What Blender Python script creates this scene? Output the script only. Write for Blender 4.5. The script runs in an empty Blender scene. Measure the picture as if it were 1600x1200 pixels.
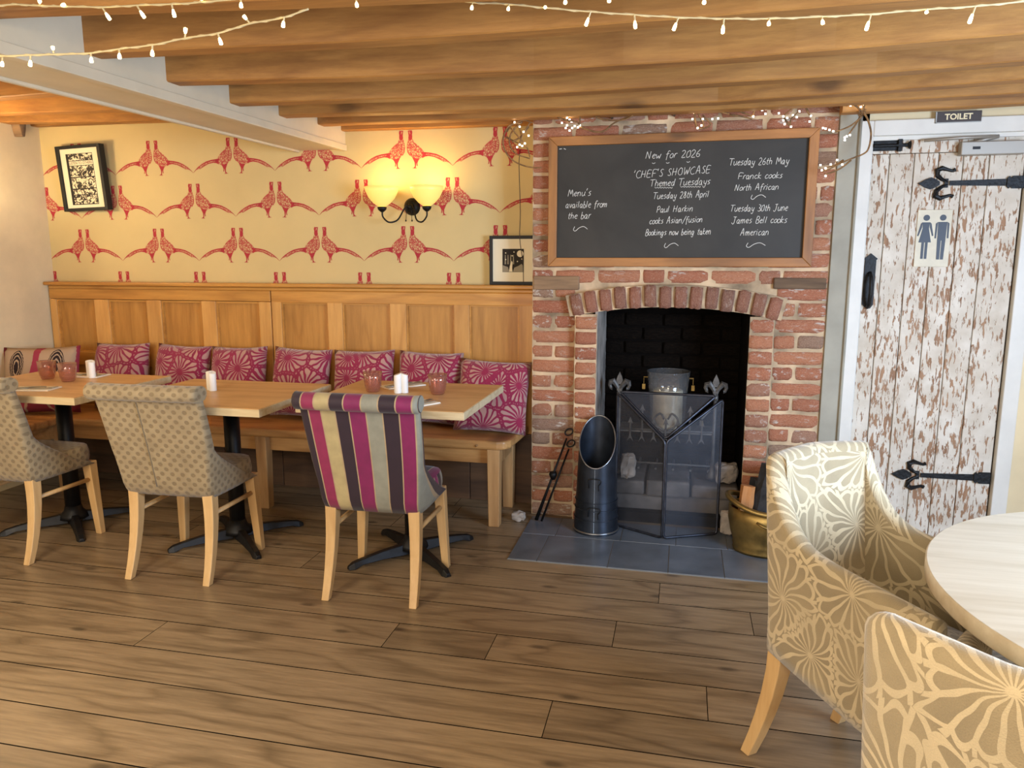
import bpy, math, random
from mathutils import Vector, Matrix, Euler, noise as mnoise
random.seed(7)
PI = math.pi
R = math.radians
SC = bpy.context.scene
COL = SC.collection

# ------------------------------------------------------------------ camera
CAMZ = 1.36; PITCH = R(9.5); YAW = R(12.8); FPX = 1168.0
cd = bpy.data.cameras.new('camera'); cam = bpy.data.objects.new('camera', cd); COL.objects.link(cam)
cam.location = (0, 0, CAMZ); cam.rotation_euler = (PI/2 - PITCH, 0, YAW)
cd.sensor_width = 36; cd.lens = FPX/1600*36; cd.clip_start = 0.05
SC.camera = cam
SC.view_settings.view_transform = 'Standard'; SC.view_settings.look = 'None'
SC.view_settings.gamma = 1; SC.view_settings.use_curve_mapping = False
SC.view_settings.exposure = 0.38

# ------------------------------------------------------------------ light
w = bpy.data.worlds.new('world'); SC.world = w; w.use_nodes = True
w.node_tree.nodes['Background'].inputs[0].default_value = (0.55, 0.70, 1.0, 1)
w.node_tree.nodes['Background'].inputs[1].default_value = 0.6
def area(name, loc, target, sx, sy, power, col):
    l = bpy.data.lights.new(name, 'AREA'); l.shape = 'RECTANGLE'; l.size = sx; l.size_y = sy
    l.energy = power; l.color = col
    o = bpy.data.objects.new(name, l); COL.objects.link(o); o.location = loc
    o.rotation_euler = (Vector(target)-Vector(loc)).to_track_quat('-Z', 'Y').to_euler()
    return o
def point(name, loc, power, col, rad=0.05):
    l = bpy.data.lights.new(name, 'POINT'); l.energy = power; l.color = col; l.shadow_soft_size = rad
    o = bpy.data.objects.new(name, l); COL.objects.link(o); o.location = loc; return o
# daylight entering by the two windows (behind and to the right of the camera)
area('daylight_side_window', (2.14, 1.15, 1.25), (0.25, 2.5, 0.45), 1.15, 0.95, 120, (0.50, 0.70, 1.0))
area('daylight_rear_window', (-0.9, -1.9, 1.35), (-0.9, 1.3, 0.0), 2.6, 1.1, 54, (1.0, 0.93, 0.82))
# warm fill lights added out of view, lifting joist undersides and floor bounce
point('added_warm_fill', (-2.65, 1.65, 0.98), 15, (1.0, 0.82, 0.56), 0.12)
area('added_down_fill', (-1.9, 0.75, 1.86), (-1.95, 1.25, 0), .6, .6, 24, (1.0, 0.84, 0.60))  # unseen downward fill, added to light floor and furniture but not joists
area('added_down_fill', (-0.1, -0.1, 1.86), (-0.1, 0.6, 0), .6, .6, 22, (1.0, 0.84, 0.60))
point('added_warm_fill', (1.75, 0.75, 1.0), 12, (1.0, 0.78, 0.5), 0.12)

# ------------------------------------------------------------------ placing helpers: sight line from the survey point onto a real plane
_M = cam.rotation_euler.to_matrix()
_C = Vector((0, 0, CAMZ))
def _ray(x, y): return _M @ Vector((x-800, 600-y, -FPX))
def OZ(x, y, z): d = _ray(x, y); return _C + d*((z-_C.z)/d.z)
def OY(x, y, Y): d = _ray(x, y); return _C + d*((Y-_C.y)/d.y)
def OX(x, y, X): d = _ray(x, y); return _C + d*((X-_C.x)/d.x)

# ------------------------------------------------------------------ mesh builder
class MB:
    def __init__(s): s.v = []; s.f = []; s.uv = []; s.mi = []; s.m = 0
    def face(s, idx, uv=None): s.f.append(idx); s.uv.append(uv); s.mi.append(s.m)
    def addv(s, p): s.v.append(tuple(p)); return len(s.v)-1
    def hexa(s, p):     # p: 4 bottom, 4 top (ccw)
        b = len(s.v); s.v += [tuple(q) for q in p]
        for f in ((3,2,1,0), (4,5,6,7), (0,1,5,4), (1,2,6,5), (2,3,7,6), (3,0,4,7)): s.face([b+i for i in f])
    def box(s, x0, x1, y0, y1, z0, z1):
        s.hexa([(x0,y0,z0),(x1,y0,z0),(x1,y1,z0),(x0,y1,z0),(x0,y0,z1),(x1,y0,z1),(x1,y1,z1),(x0,y1,z1)])
    def prism(s, pts, fn, d0, d1):   # 2D outline, fn(a,b,d)->3D
        n = len(pts); b = len(s.v)
        for d in (d0, d1):
            for a, c in pts: s.v.append(tuple(fn(a, c, d)))
        s.face([b+i for i in range(n)][::-1]); s.face([b+n+i for i in range(n)])
        for i in range(n):
            j = (i+1) % n; s.face([b+i, b+j, b+n+j, b+n+i])
    def tube(s, path, rad, n=8, cap=True):
        path = [Vector(p) for p in path]; k = len(path)
        if not hasattr(rad, '__len__'): rad = [rad]*k
        t0 = (path[1]-path[0]).normalized()
        a = t0.orthogonal().normalized(); rings = []
        for i, p in enumerate(path):
            t = (path[min(i+1,k-1)]-path[max(i-1,0)])
            if t.length < 1e-9: t = t0
            t = t.normalized(); a = (a - t*a.dot(t))
            a = a.normalized() if a.length > 1e-6 else t.orthogonal().normalized()
            c = t.cross(a); b = len(s.v)
            for j in range(n):
                th = 2*PI*j/n; s.v.append(tuple(p + (a*math.cos(th)+c*math.sin(th))*rad[i]))
            rings.append(b)
        for i in range(k-1):
            for j in range(n):
                j2 = (j+1) % n
                s.face([rings[i]+j, rings[i]+j2, rings[i+1]+j2, rings[i+1]+j])
        if cap:
            s.face([rings[0]+j for j in range(n)][::-1]); s.face([rings[-1]+j for j in range(n)])
    def lathe(s, prof, n=24, c=(0,0,0), sy=1.0, cap0=True, cap1=True):
        b = len(s.v)
        for r, z in prof:
            for j in range(n):
                th = 2*PI*j/n; s.v.append((c[0]+r*math.cos(th), c[1]+sy*r*math.sin(th), c[2]+z))
        for i in range(len(prof)-1):
            for j in range(n):
                j2 = (j+1) % n; s.face([b+i*n+j, b+i*n+j2, b+(i+1)*n+j2, b+(i+1)*n+j])
        if cap0: s.face([b+j for j in range(n)][::-1])
        if cap1: s.face([b+(len(prof)-1)*n+j for j in range(n)])
    def grid(s, fn, nu, nv, uvfn=None, closeu=False, flip=False):
        b = len(s.v); cols = nu if closeu else nu+1
        for j in range(nv+1):
            for i in range(cols): s.v.append(tuple(fn(i/nu, j/nv)))
        for j in range(nv):
            for i in range(nu):
                i2 = (i+1) % cols if closeu else i+1
                q = [b+j*cols+i, b+j*cols+i2, b+(j+1)*cols+i2, b+(j+1)*cols+i]
                u = None
                if uvfn: u = [uvfn(i/nu,j/nv), uvfn((i+1)/nu,j/nv), uvfn((i+1)/nu,(j+1)/nv), uvfn(i/nu,(j+1)/nv)]
                if flip: q = q[::-1]; u = u[::-1] if u else None
                s.face(q, u)
    def mesh(s, name, mats, smooth=False):
        me = bpy.data.meshes.new(name); me.from_pydata(s.v, [], s.f)
        if any(u is not None for u in s.uv):
            l = me.uv_layers.new(name='UVMap'); k = 0
            for f, u in zip(s.f, s.uv):
                for q in range(len(f)):
                    if u: l.data[k].uv = u[q]
                    k += 1
        for m in (mats if isinstance(mats, (list, tuple)) else [mats]): me.materials.append(m)
        for p, mi in zip(me.polygons, s.mi): p.material_index = mi; p.use_smooth = smooth
        me.update(); return me
    def build(s, name, mats, parent=None, smooth=False, bevel=0, loc=None, kind=None, sub=0, ang=40):
        me = s.mesh(name, mats, smooth)
        return link(name, me, parent, bevel, loc, kind, sub, ang, smooth)

def link(name, me, parent=None, bevel=0, loc=None, kind=None, sub=0, ang=40, smooth=False):
    o = bpy.data.objects.new(name, me); COL.objects.link(o)
    if parent is not None: o.parent = parent
    if loc is not None: o.location = loc
    if bevel:
        m = o.modifiers.new('bevel', 'BEVEL'); m.width = bevel; m.segments = 2; m.limit_method = 'ANGLE'; m.angle_limit = R(35)
        m.harden_normals = False
    if sub:
        m = o.modifiers.new('sub', 'SUBSURF'); m.levels = sub; m.render_levels = sub
    if kind: o['kind'] = kind
    return o
def fixn(o):
    import bmesh
    bm = bmesh.new(); bm.from_mesh(o.data); bmesh.ops.remove_doubles(bm, verts=bm.verts, dist=1e-5)
    bmesh.ops.recalc_face_normals(bm, faces=bm.faces); bm.to_mesh(o.data); bm.free(); return o
def tag(o, label, cat, group=None):
    o['label'] = label; o['category'] = cat
    if group: o['group'] = group
    return o
def thing(name, label, cat, loc=(0,0,0), rz=0, group=None):
    o = bpy.data.objects.new(name, None); COL.objects.link(o); o.location = loc; o.rotation_euler = (0,0,rz)
    o.empty_display_size = 0.1
    return tag(o, label, cat, group)
def struct(name, loc=(0,0,0)):
    o = bpy.data.objects.new(name, None); COL.objects.link(o); o.location = loc; o['kind'] = 'structure'; return o
def copy_tree(o, parent=None):
    c = o.copy(); COL.objects.link(c)
    if parent is not None: c.parent = parent
    for ch in list(o.children): copy_tree(ch, c)
    return c
def bez(pts, n=8):     # catmull-rom through points
    pts = [Vector(p) for p in pts]; out = []
    P = [pts[0]*2-pts[1]] + pts + [pts[-1]*2-pts[-2]]
    for i in range(1, len(P)-2):
        for k in range(n):
            t = k/n; a, b, c, d = P[i-1], P[i], P[i+1], P[i+2]
            out.append(0.5*((2*b)+(c-a)*t+(2*a-5*b+4*c-d)*t*t+(3*b-a-3*c+d)*t*t*t))
    out.append(pts[-1]); return out

# ------------------------------------------------------------------ materials
def lin(c):
    return tuple(((x/255)/12.92 if x/255 <= .04045 else ((x/255+.055)/1.055)**2.4) for x in c) + (1,)
class NT:
    def __init__(s, name):
        s.mat = bpy.data.materials.new(name); s.mat.use_nodes = True; s.t = s.mat.node_tree
        s.b = s.t.nodes['Principled BSDF']; s.out = s.t.nodes['Material Output']
    def n(s, typ, **kw):
        nd = s.t.nodes.new(typ)
        for k, v in kw.items():
            if k.startswith('i_'): nd.inputs[k[2:].replace('_', ' ')].default_value = v
            else: setattr(nd, k, v)
        return nd
    def l(s, a, b): s.t.links.new(a, b)
    def math(s, op, a, b=None, c=None, clamp=False):
        nd = s.t.nodes.new('ShaderNodeMath'); nd.operation = op; nd.use_clamp = clamp
        for i, x in enumerate((a, b, c)):
            if x is None: continue
            if isinstance(x, (int, float)): nd.inputs[i].default_value = x
            else: s.l(x, nd.inputs[i])
        return nd.outputs[0]
    def vm(s, op, a, b=None):
        nd = s.t.nodes.new('ShaderNodeVectorMath'); nd.operation = op
        for i, x in enumerate((a, b)):
            if x is None: continue
            if isinstance(x, (tuple, list)): nd.inputs[i].default_value = x
            elif isinstance(x, (int, float)): nd.inputs['Scale'].default_value = x
            else: s.l(x, nd.inputs[i])
        return nd.outputs['Value'] if op in ('LENGTH', 'DISTANCE', 'DOT_PRODUCT') else nd.outputs[0]
    def mix(s, fac, a, b, bt='MIX'):
        nd = s.t.nodes.new('ShaderNodeMix'); nd.data_type = 'RGBA'; nd.blend_type = bt
        for sock, x in ((nd.inputs['Factor'], fac), (nd.inputs['A'], a), (nd.inputs['B'], b)):
            pass
        ins = [nd.inputs[0], nd.inputs[6], nd.inputs[7]]
        for sock, x in zip(ins, (fac, a, b)):
            if isinstance(x, (int, float)): sock.default_value = x
            elif isinstance(x, tuple): sock.default_value = x
            else: s.l(x, sock)
        return nd.outputs[2]
    def ramp(s, fac, stops, interp='LINEAR'):
        nd = s.t.nodes.new('ShaderNodeValToRGB'); cr = nd.color_ramp; cr.interpolation = interp
        while len(cr.elements) > 1: cr.elements.remove(cr.elements[-1])
        cr.elements[0].position = stops[0][0]; cr.elements[0].color = stops[0][1]
        for p, c in stops[1:]:
            e = cr.elements.new(p); e.color = c
        s.l(fac, nd.inputs[0]); return nd.outputs[0]
    def noise(s, vec, scale, detail=4, rough=.55, dist=0.0):
        nd = s.n('ShaderNodeTexNoise'); nd.inputs['Scale'].default_value = scale; nd.inputs['Detail'].default_value = detail
        nd.inputs['Roughness'].default_value = rough; nd.inputs['Distortion'].default_value = dist
        if vec is not None: s.l(vec, nd.inputs['Vector'])
        return nd.outputs['Fac']
    def obj(s, rnd=True):
        tc = s.n('ShaderNodeTexCoord'); v = tc.outputs['Object']
        if rnd:
            oi = s.n('ShaderNodeObjectInfo'); r = s.math('MULTIPLY', oi.outputs['Random'], 17.3)
            cb = s.n('ShaderNodeCombineXYZ'); s.l(r, cb.inputs[0]); s.l(r, cb.inputs[1]); s.l(r, cb.inputs[2])
            v = s.vm('ADD', v, cb.outputs[0])
        return v
    def rnd(s): return s.n('ShaderNodeObjectInfo').outputs['Random']
    def uv(s): return s.n('ShaderNodeTexCoord').outputs['UV']
    def mapping(s, v, scale=(1,1,1), rot=(0,0,0), loc=(0,0,0)):
        m = s.n('ShaderNodeMapping'); s.l(v, m.inputs[0]); m.inputs['Scale'].default_value = scale
        m.inputs['Rotation'].default_value = rot; m.inputs['Location'].default_value = loc; return m.outputs[0]
    def bump(s, h, strength=.3, dist=.01):
        b = s.n('ShaderNodeBump'); b.inputs['Strength'].default_value = strength; b.inputs['Distance'].default_value = dist
        s.l(h, b.inputs['Height']); s.l(b.outputs[0], s.b.inputs['Normal'])
    def set(s, col=None, rough=None, metal=None, spec=None):
        for key, v in (('Base Color', col), ('Roughness', rough), ('Metallic', metal), ('Specular IOR Level', spec)):
            if v is None: continue
            if isinstance(v, (int, float, tuple)): s.b.inputs[key].default_value = v
            else: s.l(v, s.b.inputs[key])
        return s.mat
def plain(name, c, rough=.6, metal=0, nz=0.0, scale=30, bump=0.0, spec=.5):
    t = NT(name); col = lin(c)
    if nz or bump:
        f = t.noise(t.obj(), scale, 5)
        if nz:
            col = t.ramp(f, [(.3, lin(tuple(x*(1-nz) for x in c))), (.7, lin(tuple(min(255, x*(1+nz)) for x in c)))])
        if bump: t.bump(f, bump, .005)
    return t.set(col, rough, metal, spec)
def wood(name, light, dark, axis=0, grain=55, rings=9, rough=.5, tone=.25, knots=True, ringamt=.55, bump=.15, flat=None, kn=.045):
    """timber: long fibres along axis, cathedral rings, knots, tone change from piece to piece"""
    t = NT(name); v = t.obj()
    sc = [1, 1, 1]; sc[axis] = .09
    m = t.mapping(v, tuple(sc))
    fine = t.noise(m, grain, 6, .65)
    warp = t.noise(m, 2.2, 3, .5)
    wide = t.noise(t.mapping(v, tuple(.35 if i == axis else 1 for i in range(3))), 2.4, 2)
    r = t.math('FRACT', t.math('MULTIPLY', t.math('ADD', warp, t.math('MULTIPLY', wide, .5)), rings))
    r = t.math('ABSOLUTE', t.math('SUBTRACT', r, .5)); r = t.math('MULTIPLY', r, 2)
    r = t.math('POWER', r, 3)
    g = t.math('ADD', t.math('MULTIPLY', fine, 1-ringamt*.5), t.math('MULTIPLY', r, ringamt))
    col = t.ramp(g, [(.28, lin(light)), (.62, lin(tuple((a+b)/2 for a, b in zip(light, dark)))), (1.0, lin(dark))])
    tn = t.math('MULTIPLY_ADD', t.rnd(), tone, 1-tone/2)
    cb = t.n('ShaderNodeCombineColor'); [t.l(tn, cb.inputs[i]) for i in range(3)]
    col = t.mix(1.0, col, cb.outputs[0], 'MULTIPLY')
    if knots:
        sp_ = t.n('ShaderNodeSeparateXYZ'); t.l(v, sp_.inputs[0]); oth = [q for q in (0, 1, 2) if q != axis and q != (flat if flat is not None else (1 if axis != 1 else 0))][0]
        cb_ = t.n('ShaderNodeCombineXYZ'); t.l(t.math('MULTIPLY', sp_.outputs[axis], .42), cb_.inputs[0]); t.l(sp_.outputs[oth], cb_.inputs[1])
        vo = t.n('ShaderNodeTexVoronoi', voronoi_dimensions='2D'); vo.inputs['Scale'].default_value = 2.6; t.l(cb_.outputs[0], vo.inputs['Vector'])
        k = t.ramp(vo.outputs['Distance'], [(kn*.6, (1,1,1,1)), (kn*1.7, (0,0,0,1))])
        col = t.mix(t.math('MULTIPLY', k, .6), col, lin(tuple(x*.45 for x in dark)))
    t.bump(g, bump, .004)
    return t.set(col, rough)
def fabric_floral(name, ground, line, scale=4.5, petals=15, lw=.035, edge=.035, bump=.5, ground2=None):
    t = NT(name); uv = t.uv(); oi = t.rnd()
    cb = t.n('ShaderNodeCombineXYZ'); t.l(t.math('MULTIPLY', oi, 7.7), cb.inputs[0]); t.l(t.math('MULTIPLY', oi, 3.1), cb.inputs[1])
    v = t.vm('ADD', uv, cb.outputs[0])
    vo = t.n('ShaderNodeTexVoronoi', voronoi_dimensions='2D'); vo.inputs['Scale'].default_value = scale; vo.inputs['Randomness'].default_value = .75
    ve = t.n('ShaderNodeTexVoronoi', voronoi_dimensions='2D', feature='DISTANCE_TO_EDGE'); ve.inputs['Scale'].default_value = scale; ve.inputs['Randomness'].default_value = .75
    nz = t.n('ShaderNodeTexNoise'); nz.inputs['Scale'].default_value = scale*2.2; nz.inputs['Detail'].default_value = 1; t.l(v, nz.inputs['Vector'])
    wob = t.vm('SCALE', t.vm('SUBTRACT', nz.outputs['Color'], (.5,.5,.5)), .22/scale)
    v2 = t.vm('ADD', v, wob)
    t.l(v2, vo.inputs['Vector']); t.l(v2, ve.inputs['Vector'])
    d = t.vm('SCALE', t.vm('SUBTRACT', v2, vo.outputs['Position']), scale)
    sp = t.n('ShaderNodeSeparateXYZ'); t.l(d, sp.inputs[0])
    th = t.math('ARCTAN2', sp.outputs[1], sp.outputs[0]); r = t.vm('LENGTH', d)
    sn = t.math('ABSOLUTE', t.math('SINE', t.math('MULTIPLY', th, petals/2)))
    spoke = t.math('MULTIPLY', sn, t.math('DIVIDE', r, petals/2)); 
    e1 = t.math('LESS_THAN', spoke, t.math('MULTIPLY', t.math('MINIMUM', t.math('MULTIPLY_ADD', r, 2.6, .12), 1.0), lw*.5))
    sc = t.math('MULTIPLY', t.math('SUBTRACT', 1.0, sn), edge*1.3)
    e2 = t.math('LESS_THAN', t.math('ABSOLUTE', t.math('SUBTRACT', t.math('SUBTRACT', ve.outputs['Distance'], sc), edge*.45)), lw*.62)
    cen = t.math('LESS_THAN', r, .035)
    mk = t.math('MAXIMUM', t.math('MAXIMUM', e1, e2), cen)
    weave = t.noise(t.mapping(uv, (1, 1, 1)), 420, 2)
    blot = t.noise(uv, 9, 3)
    gcol = t.ramp(blot, [(.35, lin(ground)), (.65, lin(ground2 or tuple(x*.9 for x in ground)))])
    lcol = t.ramp(blot, [(.35, lin(line)), (.65, lin(tuple(min(255, x*1.08) for x in line)))])
    col = t.mix(mk, gcol, lcol)
    col = t.mix(.25, col, t.ramp(weave, [(.3, (.55,.55,.55,1)), (.7, (1,1,1,1))]), 'MULTIPLY')
    t.bump(t.math('ADD', t.math('MULTIPLY', mk, 1.0), t.math('MULTIPLY', weave, .25)), bump, .004)
    t.b.inputs['Sheen Weight'].default_value = .35
    return t.set(col, .85)
def fabric_dots(name):
    t = NT(name); uv = t.uv()
    def dots(loc):
        vo = t.n('ShaderNodeTexVoronoi', voronoi_dimensions='2D'); vo.inputs['Scale'].default_value = 1; vo.inputs['Randomness'].default_value = 0
        t.l(t.mapping(uv, (42, 54, 1), (0,0,0), loc), vo.inputs['Vector']); return vo.outputs['Distance']
    m = t.mapping(uv, (30, 33, 1), (0, 0, PI/4))
    vo = t.n('ShaderNodeTexVoronoi', voronoi_dimensions='2D'); vo.inputs['Scale'].default_value = 1; vo.inputs['Randomness'].default_value = 0
    t.l(m, vo.inputs['Vector'])
    k = t.ramp(vo.outputs['Distance'], [(.24, (1,1,1,1)), (.36, (0,0,0,1))])
    nz = t.noise(uv, 14, 3)
    base = t.ramp(nz, [(.3, lin((138,120,90))), (.7, lin((154,136,104)))])
    col = t.mix(t.math('MULTIPLY', k, .75), base, lin((110,92,64)))
    t.bump(t.math('MULTIPLY', k, -1), .5, .003); t.b.inputs['Sheen Weight'].default_value = .25
    return t.set(col, .75)
def fabric_stripes(name):
    t = NT(name); sp = t.n('ShaderNodeSeparateXYZ'); t.l(t.uv(), sp.inputs[0])
    cream = lin((176,158,112)); plum = lin((40,20,34)); mag = lin((124,20,78)); grey = lin((140,138,122)); red = lin((138,32,74))
    st = [(0, cream), (.03, plum), (.115, red), (.215, cream), (.325, plum), (.435, mag), (.565, grey), (.69, plum), (.815, mag), (.93, grey), (.975, plum)]
    col = t.ramp(sp.outputs[0], st, 'CONSTANT')
    pip = None
    for p, _ in st[1:]:
        q = t.math('LESS_THAN', t.math('ABSOLUTE', t.math('SUBTRACT', sp.outputs[0], p)), .005)
        pip = q if pip is None else t.math('MAXIMUM', pip, q)
    col = t.mix(pip, col, lin((170,145,110)))
    nz = t.noise(t.obj(False), 22, 4)
    col = t.mix(.5, col, t.ramp(nz, [(.3, (.6,.6,.6,1)), (.7, (1,1,1,1))]), 'MULTIPLY')
    t.b.inputs['Sheen Weight'].default_value = .15
    t.bump(t.math('ADD', nz, pip), .2, .003)
    return t.set(col, .7)
def mat_brick(name, stops, lime=.5, limecol=(205,190,175)):
    t = NT(name); v = t.obj()
    base = t.ramp(t.rnd(), stops)
    n1 = t.noise(v, 3.2, 5, .7); n2 = t.noise(v, 9, 6, .7)
    n3 = t.noise(v, 26, 4, .7)
    base = t.mix(t.math('MULTIPLY', n2, .5), base, lin((122,78,62)))
    base = t.mix(t.math('MULTIPLY', t.math('GREATER_THAN', n3, .57), .4), base, lin((206,176,146)))
    base = t.mix(t.math('MULTIPLY', t.math('LESS_THAN', n3, .40), .45), base, lin((84,52,42)))
    base = t.mix(.06, base, lin((190,164,134)))
    k = t.ramp(n1, [(.56, (0,0,0,1)), (.66, (1,1,1,1))])
    k = t.math('MULTIPLY', k, t.math('MULTIPLY', t.math('FRACT', t.math('MULTIPLY', t.rnd(), 7.3)), lime*1.6), clamp=True)
    base = t.mix(k, base, lin(limecol))
    t.bump(n2, .8, .012)
    return t.set(base, .93, 0, .25)
def mat_glow(name, c, strength):
    t = NT(name); t.b.inputs['Emission Color'].default_value = lin(c); t.b.inputs['Emission Strength'].default_value = strength
    return t.set(lin(c), .4)

M = {}
M['plank'] = wood('oak_floor_boards', (146,124,96), (82,66,47), 0, 60, 13, .33, .3, True, .26, .14, 2, .028)
M['joist'] = wood('old_pine_joists', (188,134,68), (128,82,38), 0, 45, 5, .6, .2, True, .22, .35, 1, .055)
M['pine'] = wood('varnished_pine_rail', (208,150,72), (156,102,44), 0, 40, 6, .38, .10, False, .25)
M['pinev'] = wood('varnished_pine_panel', (198,142,70), (148,98,42), 2, 45, 7, .4, .14, False, .26)
M['stile'] = wood('varnished_pine_stile', (216,162,90), (170,116,58), 2, 40, 7, .38, .14, False, .3)
M['bench'] = wood('worn_pine_bench', (198,150,92), (138,92,48), 0, 45, 7, .45, .12, True, .4)
M['benchv'] = wood('worn_pine_leg', (190,148,98), (136,94,54), 2, 45, 7, .5, .12, False, .4)
M['oak'] = wood('pale_oak_top', (220,180,128), (184,138,88), 0, 70, 8, .42, .1, False, .3, .05)
M['edge'] = wood('lime_oak_edge', (214,196,158), (176,150,110), 0, 70, 8, .5, .1, False, .3, .05)
M['leg'] = wood('beech_chair_leg', (212,176,124), (178,138,88), 2, 40, 5, .4, .08, False, .25, .05)
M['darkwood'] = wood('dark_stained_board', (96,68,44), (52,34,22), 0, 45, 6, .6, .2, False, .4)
M['frame'] = wood('oiled_oak_frame', (174,116,58), (112,70,32), 0, 45, 6, .5, .1, True, .4)
M['framev'] = wood('oiled_oak_frame_upright', (174,116,58), (112,70,32), 2, 45, 6, .5, .1, True, .4)
M['oldtimber'] = wood('weathered_lintel', (150,120,88), (74,56,42), 0, 40, 6, .85, .3, True, .5, .6)
M['white'] = plain('painted_white', (212,207,196), .5, 0, .03, 6)
M['beamw'] = plain('cream_gloss_paint', (208,194,166), .5, 0, .03, 6)
M['plaster'] = plain('cream_plaster', (222,202,162), .9, 0, .05, 3, .15)
M['ceiling'] = plain('white_ceiling', (205,200,190), .9, 0, .04, 3)
M['paper'] = plain('cream_wallpaper', (206,184,130), .85, 0, .03, 2)
M['greygreen'] = plain('sage_grey_plaster', (158,152,136), .85, 0, .08, 4, .15)
M['mortar'] = plain('lime_mortar', (170,147,118), .95, 0, .34, 5, .8, .2)
M['brick'] = mat_brick('old_red_brick', [(0, lin((196,122,88))), (.25, lin((172,100,74))), (.5, lin((204,134,96))), (.75, lin((168,112,88))), (.9, lin((178,134,110))), (1, lin((142,124,104)))], 1.0)
M['brickdark'] = mat_brick('arch_brick', [(0, lin((164,104,82))), (.4, lin((134,90,76))), (.7, lin((148,96,76))), (1, lin((116,88,80)))], .3)
M['soot'] = plain('soot_blackened_brick', (17,13,10), .97, 0, .35, 8, .6, .06)
M['sootm'] = plain('sooty_mortar', (14,11,9), .97, 0, .3, 12, .4, .06)
M['slate'] = plain('blue_black_slate', (88,94,102), .3, 0, .16, 5, .15)
M['grout'] = plain('grey_grout', (120,118,112), .9)
M['black'] = plain('black_painted_iron', (26,26,28), .45, .4, .15, 20, .2)
M['scrframe'] = plain('worn_black_steel', (58,60,68), .35, .7, .2, 30)
M['blackw'] = plain('black_wrought_iron', (20,20,20), .5, .5, .2, 60, .6)
M['blackf'] = plain('black_picture_frame', (14,12,11), .6)
M['steel'] = plain('blued_steel', (54,60,70), .36, .75, .15, 14, .08)
M['steelin'] = plain('dull_steel_inside', (80,84,90), .55, .6, .2, 10)
M['steelrim'] = plain('bright_rolled_edge', (150,150,150), .3, .9)
M['iron'] = plain('grey_cast_iron', (92,88,84), .55, .55, .2, 25, .3)
M['brass'] = plain('aged_brass', (150,124,72), .42, .9, .25, 9, .15)
M['chrome'] = plain('brushed_metal', (176,172,162), .28, .85)
M['closer'] = plain('silver_grey_closer', (158,150,138), .45, .4)
M['ceramic'] = plain('white_ceramic', (238,236,230), .3)
M['paperw'] = plain('white_napkin', (238,230,214), .85)
M['wax'] = plain('ivory_wax', (214,200,168), .5)
M['stone'] = plain('pale_ash_stone', (138,128,118), .9, 0, .3, 7, .7)
M['stonedark'] = plain('smoke_stained_stone', (98,92,88), .9, 0, .3, 6, .7)
M['char'] = plain('charred_log', (44,44,46), .8, 0, .5, 14, .9)
M['log'] = wood('split_log', (190,128,72), (130,80,40), 2, 40, 6, .8, .1, False, .4, .5)
M['twig'] = plain('brown_twig', (120,88,52), .8, 0, .3, 40, .4)
M['cable'] = plain('clear_cable', (214,196,150), .4)
M['cabled'] = plain('dark_flex', (50,34,22), .5)
M['chalk'] = plain('chalk', (226,222,212), .95)
M['gold'] = plain('pale_gold_letters', (232,214,170), .4)
M['floral'] = fabric_floral('pale_floral_damask', (158,140,106), (184,166,132), 5.0, 17, .042, .06, 1.0)
M['cushion'] = fabric_floral('magenta_floral_velvet', (190,146,128), (140,22,62), 6.2, 17, .064, .055, .5, (176,132,128))
M['dots'] = fabric_dots('taupe_dotted_velvet')
M['stripes'] = fabric_stripes('striped_velvet')
M['tabletop'] = wood('whitewashed_oak', (206,194,172), (176,160,134), 0, 50, 6, .42, .05, False, .3, .05)
M['red'] = plain('wallpaper_red_ink', (172,46,54), .85)
M['led'] = mat_glow('led_bulb', (255,226,160), 9)
M['ledw'] = mat_glow('cool_led_bulb', (255,240,214), 10)
M['shade'] = mat_glow('lit_alabaster_shade', (255,222,120), .35)
t = NT('hot_bulb'); t.b.inputs['Emission Color'].default_value = (1,.9,.6,1); t.b.inputs['Emission Strength'].default_value = 3; M['bulb'] = t.mat
# pheasant plumage: fine red net over the cream of the paper
t = NT('plumage_print'); v = t.obj(False)
vo = t.n('ShaderNodeTexVoronoi', feature='DISTANCE_TO_EDGE'); vo.inputs['Scale'].default_value = 85; t.l(v, vo.inputs['Vector'])
k = t.ramp(vo.outputs['Distance'], [(.09, (1,1,1,1)), (.16, (0,0,0,1))])
t.set(t.mix(t.math('MULTIPLY_ADD', k, .62, .26), lin((206,184,130)), lin((176,46,54))), .85); M['plume'] = t.mat
# blackboard
t = NT('chalkboard'); v = t.obj(False)
k = t.noise(v, 2.2, 5, .6, .6); t.set(t.ramp(k, [(.35, lin((38,35,30))), (.7, lin((56,52,46)))]), .62); M['board'] = t.mat
# distressed door paint
t = NT('flaking_white_paint'); v = t.obj()
a = t.noise(t.mapping(v, (1, 1, .24)), 75, 5, .62, .35); b = t.noise(t.mapping(v, (1,1,.5)), 3.0, 3)
s_ = t.math('ADD', a, t.math('MULTIPLY', t.math('SUBTRACT', b, .5), .32))
k = t.ramp(s_, [(.545, (0,0,0,1)), (.575, (1,1,1,1))])
paint = t.ramp(t.noise(v, 9, 4), [(.3, lin((216,206,190))), (.7, lin((190,176,156)))])
brown = t.ramp(t.noise(t.mapping(v, (1,1,.2)), 30, 4), [(.3, lin((168,128,94))), (.7, lin((128,92,64)))])
t.bump(t.math('MULTIPLY', k, -1), .5, .004); t.set(t.mix(k, paint, brown), .7); M['door'] = t.mat
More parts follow.
